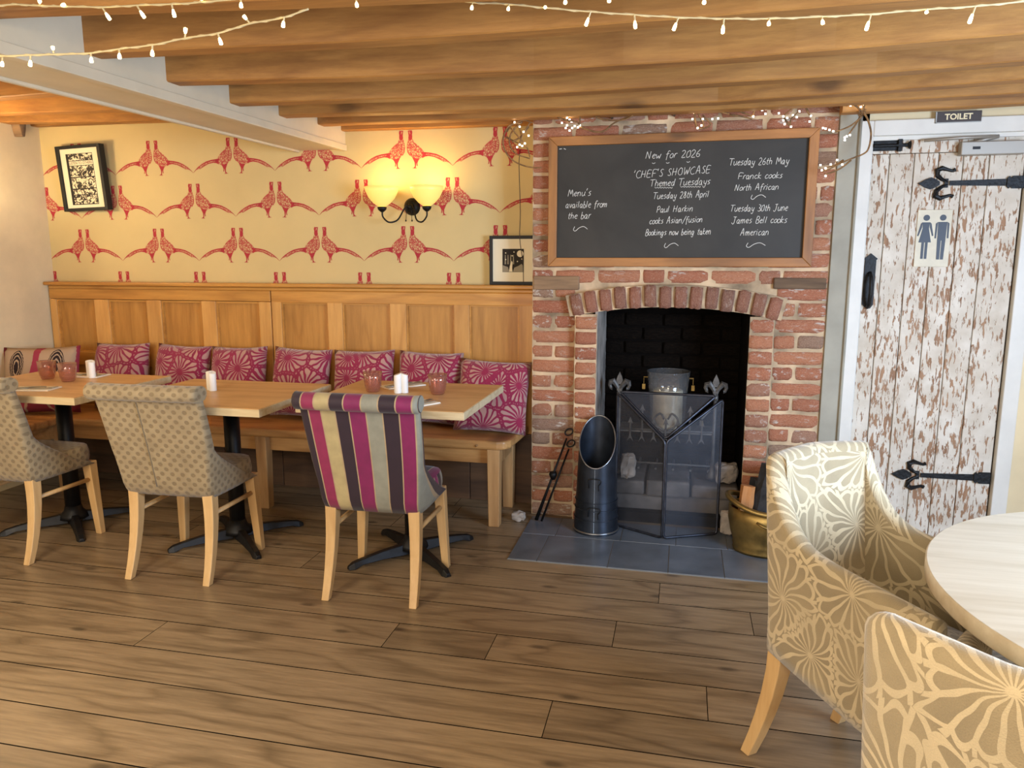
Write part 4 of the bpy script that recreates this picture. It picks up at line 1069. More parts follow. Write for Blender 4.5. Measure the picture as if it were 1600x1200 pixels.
def setting(p, rz, label_n, label_c, side=1):
    n = thing('napkin', label_n, 'napkin', (p.x, p.y, .757), rz, 'folded white napkins at the place settings')
    b = MB(); b.box(-.055, .055, -.10, .10, .0005, .003); b.build('lower_fold', M['paperw'], n)
    b = MB(); b.box(-.053, .053, -.098, .098, .003, .0055); b.build('upper_fold', M['paperw'], n)
    t = thing('fork', label_c, 'fork', (p.x, p.y, .763), rz+.12, 'steel forks on the napkins')
    b = MB(); b.tube(bez([(.0,-.10,.002),(.0,-.03,.004),(.0,.04,.006),(.0,.055,.004)], 4), [.004]*13, 6); b.build('handle', M['chrome'], t, True)
    b = MB()
    for k in range(4): b.tube([(0,.055,.004),(-.009+.006*k,.072,.001),(-.009+.006*k,.105,.004)], .0013, 5)
    b.build('tines', M['chrome'], t, True)
    k_ = thing('knife', label_c.replace('fork', 'knife'), 'knife', (p.x+.022*math.cos(rz), p.y+.022*math.sin(rz), .763), rz+.05, 'steel knives on the napkins')
    b = MB(); b.tube([(0,-.10,.003),(0,-.01,.003)], .0042, 8); b.build('handle', M['chrome'], k_, True)
    b = MB(); b.prism([(-.004,-.01),(.006,-.01),(.008,.06),(.004,.10),(-.004,.11)], lambda a, c, d: (a, c, d), .0022, .0036); b.build('blade', M['chrome'], k_)
q = OZ(85,610,.757); setting(Vector((-2.95, 2.87, .757)), -1.35, 'folded white napkin on the near edge of the left-hand table', 'steel fork on the near napkin of the left-hand table')
setting(Vector((-3.02, 3.27, .757)), -1.5, 'folded white napkin on the bench side of the left-hand table', 'steel fork on the bench-side napkin of the left-hand table')
setting(Vector((-1.08, 2.905, .757)), -.55, 'folded white napkin on the near side of the right-hand table', 'steel fork on the near napkin of the right-hand table')
setting(Vector((-1.30, 3.34, .757)), -.7, 'folded white napkin on the bench side of the right-hand table', 'steel fork on the bench-side napkin of the right-hand table')

# ------------------------------------------------------------------ PICTURES
pc = OY(132, 279, 3.985)
p1 = thing('framed_poster', 'black framed black-and-white doodle poster at the left of the papered wall', 'picture', (OY(133,279,4.0).x, YB-.05, OY(133,279,4.0).z), 0)
W_, H_ = .168, .192
tw = 0
for (x0,x1,z0,z1) in ((-W_,-W_+.022,-H_,H_),(W_-.022,W_,-H_,H_),(-W_+.022,W_-.022,H_-.018,H_),(-W_+.022,W_-.022,-H_,-H_+.018)):
    bxo('frame_bar', M['blackf'], p1, x0, x1, -.012, .028, z0, z1, .002)
bxo('mount', M['mount'], p1, -W_+.02, W_-.02, .002, .012, -H_+.016, H_-.016, 0)
bxo('printed_sheet', M['inkd'], p1, -.105, .095, .0006, .002, -.155, .145, 0)
b = MB()
for z0, z1 in ((.105,.142),(.01,.072),(-.058,.004),(-.095,-.064),(-.15,-.10)): b.box(-.085, .093, -.0006, .0005, z0, z1)
b.build('doodle_rows', M['doodle'], p1)
bxo('text_strip', M['mount'], p1, -.085, .093, -.0006, .0005, .076, .101, 0)
me = text_mesh('LISTEN TO OTHERS', .0225, .0002); me.materials.append(M['inkd']); me.transform(Matrix.Diagonal((.86,1,1,1))); o = link('lettering', me, p1); o.location = (.004, -.001, .0885)
p1.rotation_euler = (R(3), R(-1.2), R(-4))
a_ = OY(765, 367, 3.99); c_ = OY(765, 441, 3.99); W2 = .137
p2 = thing('framed_print', 'black framed small moonlit print on the capping rail beside the chimney', 'picture', (a_.x+W2, 3.992, 1.2215))
H2 = a_.z-c_.z+.008
for (x0,x1,z0,z1) in ((-W2,-W2+.017,0,H2),(W2-.017,W2,0,H2),(-W2+.017,W2-.017,H2-.017,H2),(-W2+.017,W2-.017,0,.017)):
    bxo('frame_bar', M['blackf'], p2, x0, x1, -.01, .012, z0, z1, .0015)
bxo('mount', M['mount'], p2, -W2+.015, W2-.015, 0, .01, .015, H2-.015, 0)
b = MB(); b.box(-.066, .052, -.0012, 0, .068, H2-.07); b.build('night_print', M['inkd'], p2)
b = MB()
T2 = lambda a, c, d: (a+.02, d, c)
b.prism([(.012+.018*math.cos(k*PI/8), .166+.018*math.sin(k*PI/8)) for k in range(16)], T2, -.0022, -.0013)
b.prism([(-.05,.07),(-.045,.10),(-.035,.128),(-.03,.12),(-.032,.09),(-.03,.07)], T2, -.0022, -.0013)
for x, z in ((-.068,.17),(-.068,.135),(-.022,.175),(-.032,.155),(-.003,.125),(.022,.138)): b.prism([(x+.0035*math.cos(k*PI/4), z+.0035*math.sin(k*PI/4)) for k in range(8)], T2, -.0022, -.0013)
fixn(b.build('moon_and_path', M['mount'], p2))
b = MB(); b.prism([(-.085,.069),(-.05,.07),(-.055,.095),(-.085,.105)], T2, -.0018, -.0013); b.prism([(-.028,.07),(.03,.069),(.03,.10),(.02,.112),(.0,.10),(-.02,.092)], T2, -.0018, -.0013)
for x in (-.07,-.055,-.04,-.025): b.prism([(x-.004,.11),(x+.004,.11),(x+.002,.16),(x-.002,.16)], T2, -.0018, -.0013)
fixn(b.build('grey_shapes', M['greyink'], p2))

# ------------------------------------------------------------------ WALL LAMP
def sconce(label):
    t = thing('wall_lamp', label, 'lamp', (0,0,0))
    b = MB(); b.tube([(0,.0,0),(0,-.022,0)], [.048,.030], 20); b.tube([(0,-.02,0),(0,-.05,-.005)], [.02,.012], 12); b.build('backplate', M['blackw'], t, True)
    for s in (-1, 1):
        b = MB(); b.tube(bez([(s*.01,-.045,.01),(s*.03,-.055,-.02),(s*.055,-.085,-.075),(s*.095,-.11,-.088),(s*.125,-.12,-.06),(s*.128,-.122,-.03)], 5), .0045, 8); b.build('arm', M['blackw'], t, True)
        b = MB(); b.lathe([(.008,-.034),(.022,-.022),(.026,-.008),(.022,-.006)], 16, (s*.128,-.122,0)); b.build('lamp_cup', M['blackw'], t, True)
        b = MB(); b.lathe([(.022,-.004),(.045,.012),(.07,.04),(.086,.072),(.093,.098),(.0895,.098),(.082,.072),(.066,.042),(.042,.017),(.02,.002)], 28, (s*.128,-.122,0), cap0=False, cap1=False)
        b.build('glass_shade', M['shade'], t, True)
        b = MB(); b.lathe([(.0,.012),(.016,.02),(.02,.045),(.014,.068),(.0,.078)], 12, (s*.128,-.122,0)); b.build('bulb', M['bulb'], t, True)
        b = MB(); b.tube([(s*.012,-.05,.0),(s*.018,-.055,-.075)], .0015, 6); b.lathe([(.0,-.084),(.005,-.08),(.003,-.073)], 8, (s*.018,-.055,0)); b.build('pull_cord', M['blackw'], t)
    return t
s1 = sconce('twin alabaster bowl wall lamp glowing on the bird wallpaper'); s1.location = (OY(638, 322, 3.97).x, YB, OY(638, 322, 3.97).z)
s2 = copy_tree(s1); s2['label'] = 'twin bowl wall lamp on the plain cream side wall'; s2.location = (XW, 3.12, 1.60); s2.rotation_euler = (0,0,-PI/2+PI)
for s in (-1, 1):
    point('wall_lamp_bulb_light', (s1.location.x+s*.128, YB-.122, s1.location.z+.13), 1.3, (1.0, .70, .28), .03)
    point('wall_lamp_bulb_light', (XW+.16, 3.12+s*.128, 1.73), 8, (1.0, .82, .54), .03)

# ------------------------------------------------------------------ FIRE IRONS, SCUTTLE, SCREEN, GRATE
cs = thing('coal_scuttle', 'tall blued-steel coal scuttle with slanted mouth on the slate hearth', 'coal scuttle', (OZ(927,840,0).x, 3.63, .0065))
r0, r1 = .112, .090
def sh(u, v, k=1.0):
    a = 2*PI*u; r = r0+(r1-r0)*min(1, v*1.0)
    hh_ = .455 + .115*math.sin(a)          # high at the back (+y)
    r = r*k; z = v*hh_
    return Vector((r*math.cos(a), r*math.sin(a), z))
b = MB(); b.grid(lambda u, v: sh(u, v), 36, 10, closeu=True); b.grid(lambda u, v: sh(u, .02+.98*v, .972), 36, 10, closeu=True, flip=True)
b.face([b.addv(sh(k/36, 0)) for k in range(36)][::-1]); b.build('drum', M['steel'], cs, True)
b = MB(); b.tube([sh(k/36, 1, .99) for k in range(37)], .0035, 6, False); b.build('rolled_rim', M['steelrim'], cs, True)
for zz_ in (.012, .075, .125, .165):
    b = MB(); rr_ = r0+(r1-r0)*(zz_/.455)+.001
    b.tube([(rr_*math.cos(2*PI*k/36), rr_*math.sin(2*PI*k/36), zz_) for k in range(37)], .003 if zz_ > .02 else .005, 6, False); b.build('swage_ring', M['steelrim' if zz_ < .02 else 'steel'], cs, True)
b = MB(); b.tube([(.001+.006*0, -r0-.0005, .01), (.0, -r1-.005, .335)], .0014, 5); b.build('seam', M['steelrim'], cs)
for z in (.29, .145):
    b = MB(); y = -(r0+(r1-r0)*(z/.455))-.006
    b.tube(bez([(-.028,y+.002,z-.045),(-.028,y-.004,z-.02),(-.026,y-.004,z),(.026,y-.004,z),(.03,y-.004,z-.018),(.02,y-.003,z-.03),(.022,y-.002,z-.055)], 4), .0028, 6); b.build('handle', M['blackw'], cs, True)
# fire irons leaning on the brickwork
def iron(label, foot, top, kind_):
    t = thing('fire_tongs' if kind_ else 'fire_poker', label, 'fire iron', (foot.x, foot.y, foot.z)); d = top-foot
    b = MB()
    if kind_:
        b.tube([(0,0,0), tuple(d*.42), tuple(d*.93)], [.010,.006,.0045], 8)
    else: b.tube([(0,0,0), tuple(d*.93)], [.006,.0045], 8)
    b.build('shaft', M['blackw'], t, True)
    b = MB(); c = d; n = 14; a = Vector((1,0,.0)); u_ = d.normalized()
    b.tube([c + (a*math.cos(2*PI*k/n)+u_*math.sin(2*PI*k/n))*.019 for k in range(n+1)], .004, 6, False); b.build('ring', M['blackw'], t, True)
    if kind_:
        b = MB(); p = d*.52; b.lathe([(.0,-.03),(.012,-.026),(.022,.0),(.018,.014),(.0,.016)], 12, tuple(p)); b.build('boss', M['blackw'], t, True)
f1 = Vector((OZ(842,806,.008).x+.0, 3.68, .012)); f2 = f1+Vector((.03,-.012,0))
t1_ = OY(889, 675, 3.735); t2_ = OY(892, 693, 3.725)
iron('black iron tongs leaning on brickwork left of the scuttle', f1, t1_, True); iron('thinner black poker leaning beside the tongs', f2, t2_, False)
# fire screen
sA = OZ(962, 831, .006); sB = OZ(1039, 843, .006); sC = OZ(1125, 835, .006); sB.y = 3.56; sA.y = 3.70; sC.y = 3.68
sA.x, sB.x, sC.x = OY(962,760,sA.y).x, OY(1038,760,sB.y).x, OY(1123,760,sC.y).x
fs = thing('fire_screen', 'black mesh folding fire screen with V-shaped top before the grate', 'fire screen', (sB.x, sB.y, .0065))
O_ = fs.location
def L_(p): return Vector(p)-Vector(O_)
zA = OY(963, 614, sA.y).z; zB = OY(1038, 690, sB.y).z; zC = OY(1123, 624, sC.y).z
Lq = [Vector((sA.x,sA.y,.0138)), Vector((sB.x-.004,sB.y,.0138)), Vector((sB.x-.004,sB.y,zB)), Vector((sA.x,sA.y,zA))]
Rq = [Vector((sB.x+.004,sB.y,.0138)), Vector((sC.x,sC.y,.0138)), Vector((sC.x,sC.y,zC)), Vector((sB.x+.004,sB.y,zB))]
topq = [OY(969, 612, sA.y+.02), OY(1119, 619, sC.y+.0), OY(1040, 686, sB.y+.03)]
def panel(nm, q, r=.0068):
    t = None; b = MB(); P = [L_(p) for p in q]; 
    loop = []
    n = len(P)
    for i in range(n):
        a, c, d = P[i-1], P[i], P[(i+1)%n]; k = .014
        loop += [c+(a-c).normalized()*k, c+(a-c).normalized()*k*.3+(d-c).normalized()*k*.3, c+(d-c).normalized()*k]
    loop.append(loop[0]); b.tube(loop, r, 8, False); f = b.build('screen_frame', M['scrframe'], fs, True)
    b = MB(); idx = [b.addv(p) for p in P]; b.face(idx)
    nrm = (P[1]-P[0]).cross(P[2]-P[0]).normalized()*.0016; idx = [b.addv(p+nrm) for p in P]; b.face(idx[::-1])
    b.build(nm, M['mesh'], fs)
panel('mesh_panel', Lq); panel('mesh_panel', Rq); panel('top_mesh_panel', topq)
h0 = L_(OY(1116, 634, sC.y-.01)); h1 = L_(OY(1096, 655, sC.y-.035))
b = MB(); b.tube([h0, h1], .005, 8); b.tube([h0+Vector((.004,0,.004)), h0+Vector((.01,0,-.006)), h0+Vector((0,0,-.012))], .003, 6); b.box(h1.x-.008,h1.x+.008,h1.y-.01,h1.y-.002,h1.z-.03,h1.z-.005); b.build('latch', M['iron'], fs)
# grate with two fleur de lis posts
GY = YC+.10
gr = thing('fire_grate', 'cast iron fire grate with fleur-de-lis posts behind the screen', 'fire grate', (-.06, GY, .2255))
gp = [OY(968, 612, GY-.0), OY(1118, 617, GY-.0)]
for p in gp:
    q = Vector((p.x+.06, 0, p.z-.2255))
    b = MB(); b.tube([(q.x,0,0),(q.x,0,q.z)], .009, 8); b.lathe([(.026,0),(.03,.02),(.016,.045),(.012,.09)], 12, (q.x,0,0)); b.box(q.x-.013,q.x+.013,-.013,.013,q.z-.03,q.z-.0); b.build('post', M['iron'], gr, True)
    b = MB(); fleur(b, lambda a, c, d, q=q: (q.x+c*.088, -d, q.z-.005+a*.112), .011); fixn(b.build('finial', M['iron'], gr))
xA, xB = gp[0].x+.06, gp[1].x+.06
for z in (.07, .25):
    b = MB(); b.tube([(xA,0,z),(xB,0,z)], .006, 8); b.build('cross_bar', M['iron'], gr, True)
nbar = 8
for k in range(1, nbar):
    x = xA+(xB-xA)*k/nbar; hgt = .37 if k in (2,6) else .30
    b = MB(); b.tube([(x,-.004,.20 if k % 2 else .21),(x,-.004,hgt)], .0055, 6); 
    b.prism([(x-.014,hgt-.02),(x,hgt+.015),(x+.014,hgt-.02),(x,hgt-.01)], lambda a, c, d: (a, d, c), -.01, .002)
    b.prism([(x-.016,.185),(x,.225),(x+.016,.185),(x,.205)], lambda a, c, d: (a, d, c), -.01, .002)
    b.build('upright_bar', M['iron'], gr)
for s in (-1, 1):
    b = MB(); c = (xA+xB)/2; b.tube(bez([(c+s*.005,-.004,.25),(c+s*.045,-.004,.27),(c+s*.06,-.004,.31),(c+s*.03,-.004,.34),(c+s*.01,-.004,.31)], 4), .005, 6); b.build('scroll', M['iron'], gr, True)
b = MB()
for k in range(6):
    x = xA+.02+(xB-xA-.04)*k/5; b.tube([(x,0,.04),(x,.20,.04)], .007, 6)
b.build('fire_basket', M['iron'], gr)
b = MB(); b.box(xA, xB, .0, .2, .235, .243); b.build('grate_shelf', M['iron'], gr)
# candle in its hurricane glass, standing on the grate
cl = OY(1043, 633, GY+.09)
cz = .2255+.2435
cg = thing('candle_lantern', 'glass hurricane lantern with thick ivory candle on the grate', 'candle holder', (cl.x, GY+.10, cz))
zt_ = OY(1043, 580, GY+.1).z-cz; zc_ = OY(1043, 608, GY+.1).z-cz
b = MB(); rg = .112
b.lathe([(rg*.8,.002),(rg*.82,.03),(rg*.9,zt_*.6),(rg,zt_),(rg-.003,zt_),(rg*.9-.003,zt_*.6),(rg*.82-.003,.03)], 28, cap0=False, cap1=False); b.build('glass', M['clear'], cg, True)
b = MB(); b.tube([(rg*math.cos(2*PI*k/30), rg*math.sin(2*PI*k/30), zt_) for k in range(31)], .0022, 6, False); b.build('glass_rim', M['clear'], cg, True)
b = MB(); b.lathe([(.076,.002),(.078,.01),(.078,zc_-.006),(.07,zc_),(.03,zc_-.006),(.004,zc_-.01)], 26); b.tube([(0,0,zc_-.01),(.003,0,zc_+.012)], .0015, 6); b.build('candle', M['wax'], cg, True)
for s in (-1, 1):
    b = MB(); x = s*(rg+.006); z = zt_-.04
    b.tube([(s*(rg-.005),-.0,z+.005),(x+s*.012,-.0,z+.005)], .004, 8); b.tube([(x+s*.01,-.0,z+.006),(x+s*.01,-.0,z-.03)], .002, 6)
    b.box(x+s*.01-.008, x+s*.01+.008, -.004, .004, z-.06, z-.032); b.build('hanging_padlock', M['brass'], cg)
# stones and ash
def lump(name, label, c, r, mat, seed, sq=(1,1,1), cat='stone', rz=0, n=12):
    rr = random.Random(seed); off = Vector((rr.uniform(0,99),)*3); b = MB()
    def f(u, v):
        a = 2*PI*u; e = PI*(v-.5); d = Vector((math.cos(a)*math.cos(e), math.sin(a)*math.cos(e), math.sin(e)))
        m = max(abs(d.x), abs(d.y), abs(d.z)); q = d.lerp(d/m, .55)
        k = r*(1+.28*mnoise.noise(q*1.6+off)+.1*mnoise.noise(q*5+off)); return Vector((q.x*k*sq[0], q.y*k*sq[1], q.z*k*sq[2]))
    b.grid(f, n*2, n, closeu=True); o = b.build(name, mat, None, False); fixn(o); lo = min(v.co.z for v in o.data.vertices)
    o.location = (c[0], c[1], c[2]-lo); o.rotation_euler = (0,0,rz); tag(o, label, cat); return o
lump('stone_block', 'pale rough stone at the left in the fireplace behind the screen', (OY(982,700,YC+.03).x, YC+.05, .2175), .042, M['stone'], 3, (.9,.9,1.5))
lump('stone_block', 'pale rough stone at the right corner inside the fireplace', (OY(1135,740,YC+.05).x, YC+.085, .2175), .046, M['stone'], 8, (1.2,1,1.1))
lump('ash_lump', 'small whitish burnt lump on the hearth beside the screen', (OY(1143,770,3.70).x, 3.70, .0065), .04, M['stone'], 12, (1.2,.7,1.5), 'stone')
lump('pebble', 'small pale stone on the floor under the bench end', (-.80, 3.68, .0005), .03, M['stone'], 17, (1.2,.8,.8), 'stone')
# log bucket
bk = thing('brass_log_bucket', 'oval aged brass log bucket with rolled rim, half hidden by the floral armchair', 'bucket', (.425, 3.53, .0065))
b = MB(); ra = .178
prof = [(.0,.004),(ra*.80,.004),(ra*.84,.0),(ra*.86,.012),(ra*.83,.022),(ra*.87,.034),(ra*.85,.045),(ra*.93,.09),(ra,.155),(ra*1.0,.215),(ra*.985,.215),(ra*.97,.155),(ra*.90,.09),(ra*.82,.05),(0,.045)]
b.lathe(prof, 40, sy=.76, cap0=False, cap1=False); fixn(b.build('bowl', M['brass'], bk, True))
b = MB()
def rimz(a): return .215 + .045*max(0, -math.cos(a))**2 + .02*max(0, math.cos(a))**2
b.tube([(ra*1.04*math.cos(2*PI*k/40), .76*ra*1.04*math.sin(2*PI*k/40), rimz(2*PI*k/40)) for k in range(41)], .0125, 10, False); b.build('rolled_rim', M['brass'], bk, True)
b = MB(); b.tube(bez([(-.06,-.135,.175),(-.04,-.155,.168),(.0,-.16,.155),(.03,-.155,.148),(.045,-.142,.145)], 5), .006, 8); b.build('side_handle', M['brass'], bk, True)
def log(label, p0, p1, r, mat, seed, cat='log'):
    rr = random.Random(seed); p0, p1 = Vector(p0), Vector(p1); b = MB(); n = 10; d = (p1-p0); base = p0.copy()
    a = d.orthogonal().normalized(); c = d.normalized().cross(a); rads = [r*rr.uniform(.75, 1.2) for _ in range(n)]
    rings = []
    for k in range(7):
        f = k/6; rings.append([b.addv((d*f)+(a*math.cos(2*PI*j/n)+c*math.sin(2*PI*j/n))*rads[j]*rr.uniform(.93,1.07)) for j in range(n)])
    for q, w2_ in zip(rings[:-1], rings[1:]):
        for j in range(n): b.face([q[j], q[(j+1)%n], w2_[(j+1)%n], w2_[j]])
    b.face(rings[0][::-1]); b.face(rings[-1]); o = fixn(b.build('split_log', mat)); o.location = base; tag(o, label, cat); return o
log('charred black log standing out of the brass bucket', (.40,3.56,.07), (.46,3.60,.40), .062, M['char'], 2)
log('orange-brown split log in the brass bucket beside the charred one', (.31,3.53,.07), (.335,3.56,.305), .030, M['log'], 5)
log('dark grey log lying low in the brass bucket', (.47,3.47,.075), (.50,3.50,.27), .045, M['char'], 7)
log('blackened log end leaning on the right brick pier', (.375,3.685,.012), (.41,3.69,.30), .05, M['char'], 9)

# ------------------------------------------------------------------ ARMCHAIRS
def armchair(label):
    t = thing('tub_armchair', label, 'armchair', (0,0,0), 0, 'pale floral armchairs at the round table')
    # plan path (local, faces +y)
    key = [(-.236,.29),(-.218,.12),(-.200,-.05),(-.186,-.165),(-.176,-.196),(-.145,-.208),(-.07,-.214),(0,-.216),(.07,-.214),(.145,-.208),(.176,-.196),(.186,-.165),(.200,-.05),(.218,.12),(.236,.29)]
    path = bez([(x, y, 0) for x, y in key], 6); n = len(path)-1
    cum = [0]
    for i in range(n): cum.append(cum[-1]+(path[i+1]-path[i]).length)
    Ltot = cum[-1]
    def at(u):
        s = u*Ltot
        for i in range(n):
            if cum[i+1] >= s: 
                f = (s-cum[i])/(cum[i+1]-cum[i]+1e-9); return path[i].lerp(path[i+1], f)
        return path[-1]
    def nrm(u):
        a = at(max(0, u-.01)); c = at(min(1, u+.01)); d = (c-a).normalized(); return Vector((d.y, -d.x, 0))   # outward
    def topz(u):
        s = abs(2*u-1)*Ltot/2; back = .172
        if s < back: return .846 - .006*(s/back)**2
        d = s-back-.012
        if d < 0: return .838
        return .628 + .210*math.exp(-(d/.052)**1.15)
    def botz(u):
        s = abs(2*u-1)*Ltot/2; return .355 - .04*min(1, s/.5)
    th = .052
    def out(u, v):
        p = at(u); z0, z1 = botz(u), topz(u); z = z0+(z1-z0)*v
        rake = -.055*max(0, (z-.45))/.4 * max(0, 1-abs(2*u-1)*1.6)
        flare = .004*(z-.3)/.3
        q = p + nrm(u)*flare; return Vector((q.x, q.y+rake, z))
    def inn(u, v):
        p = out(u, v); m = nrm(u); return p - m*th
    NU, NV = 110, 10; b = MB(); uvf = lambda u, v: (u*Ltot, out(u, v).z)
    b.grid(out, NU, NV, uvf); b.grid(inn, NU, NV, uvf, flip=True)
    def lip(u, a):     # rounded top edge
        p, q = out(u, 1), inn(u, 1); m = p.lerp(q, .5-.5*math.cos(PI*a)); m.z += .024*math.sin(PI*a); return m
    b.grid(lip, NU, 6, lambda u, a: (u*Ltot, out(u,1).z+.07*a))
    b.grid(lambda u, a: out(u, 0).lerp(inn(u, 0), a), NU, 1, lambda u, a: (u*Ltot, .06*a), flip=True)
    for e in (0, 1):
        def endcap(a, v, e=e):
            p, q = out(e, v), inn(e, v); m = p.lerp(q, .5-.5*math.cos(PI*a)); m.y += .018*math.sin(PI*a)*(1-v**5)
            if v >= .999: m.z += .024*math.sin(PI*a)
            return m
        b.grid(endcap, 6, NV, lambda a, v: (a*.06, v*.3), flip=(e == 0))
    o = b.build('tub_shell', M['floral'], t, True); fixn(o)
    b = MB()
    def sc_(u, v):
        a = 2*PI*u; cx_, cy_ = math.cos(a), math.sin(a); k = 5; r = (abs(cx_)**k+abs(cy_)**k)**(-1/k)
        bl = [0, .012, .016, .012, 0][int(v*4)]
        return Vector((cx_*r*(.148+bl), .075+cy_*r*(.235+bl), .345+.115*v))
    b.grid(sc_, 40, 4, lambda u, v: (sc_(u,v).x+sc_(u,v).y*.5, sc_(u,v).z))
    def cr_(u, v):
        p = sc_(u, 1); c = Vector((0,.075,.46)); q = p.lerp(c, v); q.z = .46+.022*math.sin(v*PI/2); return q
    b.grid(cr_, 40, 5, lambda u, v: (cr_(u,v).x, cr_(u,v).y))
    b.face([b.addv(sc_(k/40, 0)) for k in range(40)][::-1], [(0,0)]*40)
    fixn(b.build('seat_cushion', M['floral'], t, True))
    b = MB(); b.box(-.145, .145, -.14, .26, .30, .344); b.build('seat_base', M['floral'], t, bevel=.01)
    def leg(x, y, tx, ty, ztop):
        b = MB(); secs = []
        for k in range(6):
            f = k/5; z = ztop*(1-f); hw = .024-.008*f; xx = tx+(x-tx)*f**1.6; yy = ty+(y-ty)*f**1.6
            secs.append([b.addv((xx+a*hw, yy+c*hw, z)) for a, c in ((-1,-1),(1,-1),(1,1),(-1,1))])
        for a_, c_ in zip(secs[:-1], secs[1:]):
            for i in range(4): b.face([a_[i], c_[i], c_[(i+1)%4], a_[(i+1)%4]])
        b.face(secs[0]); b.face(secs[-1][::-1]); fixn(b.build('leg', M['leg'], t, bevel=.003))
    for s in (-1, 1): leg(s*.172, -.245, s*.155, -.165, .35); leg(s*.20, .27, s*.19, .25, .305)
    return t
ac1 = armchair('pale floral tub armchair facing the round table, daylight on its inner back')
th = math.atan2(-.61, -.79)
ac1.rotation_euler = (0,0,th)
dv = Vector((.61,-.79,0)).normalized()
bc = Vector((.352, 2.11, 0)); ac1.location = bc + dv*.26
ac2 = copy_tree(ac1); ac2['label'] = 'nearest floral tub armchair, seen from behind at the lower right corner'
dv2 = Vector((.64,.77,0)).normalized(); ac2.rotation_euler = (0,0,math.atan2(-dv2.x, dv2.y)); bc2 = Vector((.395,.955,0)); ac2.location = bc2+dv2*.26
# round table
rt = thing('round_table', 'round whitewashed oak table at the right edge, in front of the toilet door', 'table', (1.02, 1.47, 0))
RR = .533; TZ = .757
b = MB(); b.lathe([(RR-.004,TZ-.034),(RR,TZ-.030),(RR,TZ-.003),(RR-.003,TZ)], 96, cap0=True, cap1=True); b.build('tabletop', M['tabletop'], rt)
for p in rt.children[0].data.polygons: p.use_smooth = len(p.vertices) == 4
b = MB(); b.tube([(0,0,.05),(0,0,TZ-.05)], .04, 20); b.build('column', M['black'], rt, True)
b = MB(); b.box(-.18,.18,-.18,.18,TZ-.05,TZ-.0345); b.build('mounting_plate', M['black'], rt)
for k in range(4):
    th_ = R(30+90*k); c, s = math.cos(th_), math.sin(th_); b = MB(); b.tube([(0,0,.05),(c*.2,s*.2,.04),(c*.34,s*.34,.018)], [.032,.024,.016], 8); b.build('base_foot', M['black'], rt, True)

# ------------------------------------------------------------------ FAIRY LIGHTS
def fairy(label, pts, bulbs, Y=None, mat='led'):
    """pts: cable points (x,y,z); bulbs: (index fraction point, direction)"""
    t = thing('fairy_light_string', label, 'string lights', pts[0]); O = Vector(pts[0])
    P = bez([Vector(p)-O for p in pts], 6); b = MB(); b.tube(P, .0022, 6)
    # twisted second core
    Q = [p + Vector((0, .0025*math.cos(i*1.3), .0025*math.sin(i*1.3))) for i, p in enumerate(P)]; b.tube(Q, .0014, 5)
    b.build('cable', M['cable'], t, True)
    for (p, d, ln) in bulbs:
        p = Vector(p)-O; d = Vector(d).normalized(); b = MB(); b.tube([p, p+d*ln*.5], .0022, 6); b.build('bulb_stem', M['cable'], t)
        b = MB(); b.tube([p+d*ln*.45, p+d*ln*.7, p+d*ln*.95, p+d*ln], [.0025,.0042,.0042,.001], 8); b.build('bulb', M[mat], t, True)
    return t
def pl(pts, Y): return [OY(x, y, Y) for x, y in pts]
def bl(lst, Y):
    out = []
    for x, y, x2, y2 in lst:
        a, c = OY(x, y, Y), OY(x2, y2, Y-.005); out.append((a, c-a, (c-a).length))
    return out
YA = 1.70
fairy('white cable string of warm bulbs pinned along the nearest joist at upper left', pl([(-30,12),(20,7),(60,9),(100,10),(165,11),(220,8),(280,6),(320,3),(400,-4)], YA),
      bl([(62,9,62,0),(92,10,101,7),(160,12,172,31),(214,9,226,28),(268,6,273,27),(312,4,318,-6),(376,-2,377,12)], YA))
YB_ = 1.68
fairy('string of warm bulbs crossing below the white beam at upper left', pl([(-30,90),(0,88),(50,86),(90,85),(140,83),(190,76),(240,70),(288,60),(340,52),(390,37),(440,28),(482,14)], YB_),
      bl([(4,90,3,104),(48,87,47,104),(84,83,82,72),(142,83,143,98),(186,77,187,92),(238,71,238,88),(289,60,290,43),(340,51,346,70),(390,36,380,24),(444,26,442,43)], YB_))
fairy('long string of warm bulbs swagged across the joists at upper right', pl([(560,-6),(690,-2),(740,4),(790,6),(850,12),(920,18),(990,23),(1060,27),(1130,29),(1200,29),(1280,26),(1360,22),(1440,15),(1520,10),(1600,2),(1660,-4)], 2.02),
      bl([(738,4,737,15),(795,7,794,16),(851,9,852,12),(923,18,915,41),(991,23,993,45),(1060,27,1052,48),(1131,29,1129,53),(1202,28,1201,40),(1284,26,1286,38),(1361,22,1353,48),(1447,15,1448,20),(1524,10,1514,37)], 2.02))
fairy('short run of warm bulbs hanging along the nearest joist at top centre', pl([(360,-10),(560,-4),(700,-6),(880,-6),(1100,-5),(1200,-8)], 1.80),
      bl([(556,-2,558,11),(884,-5,883,6),(951,-5,952,3),(1101,-5,1100,6)], 1.80))

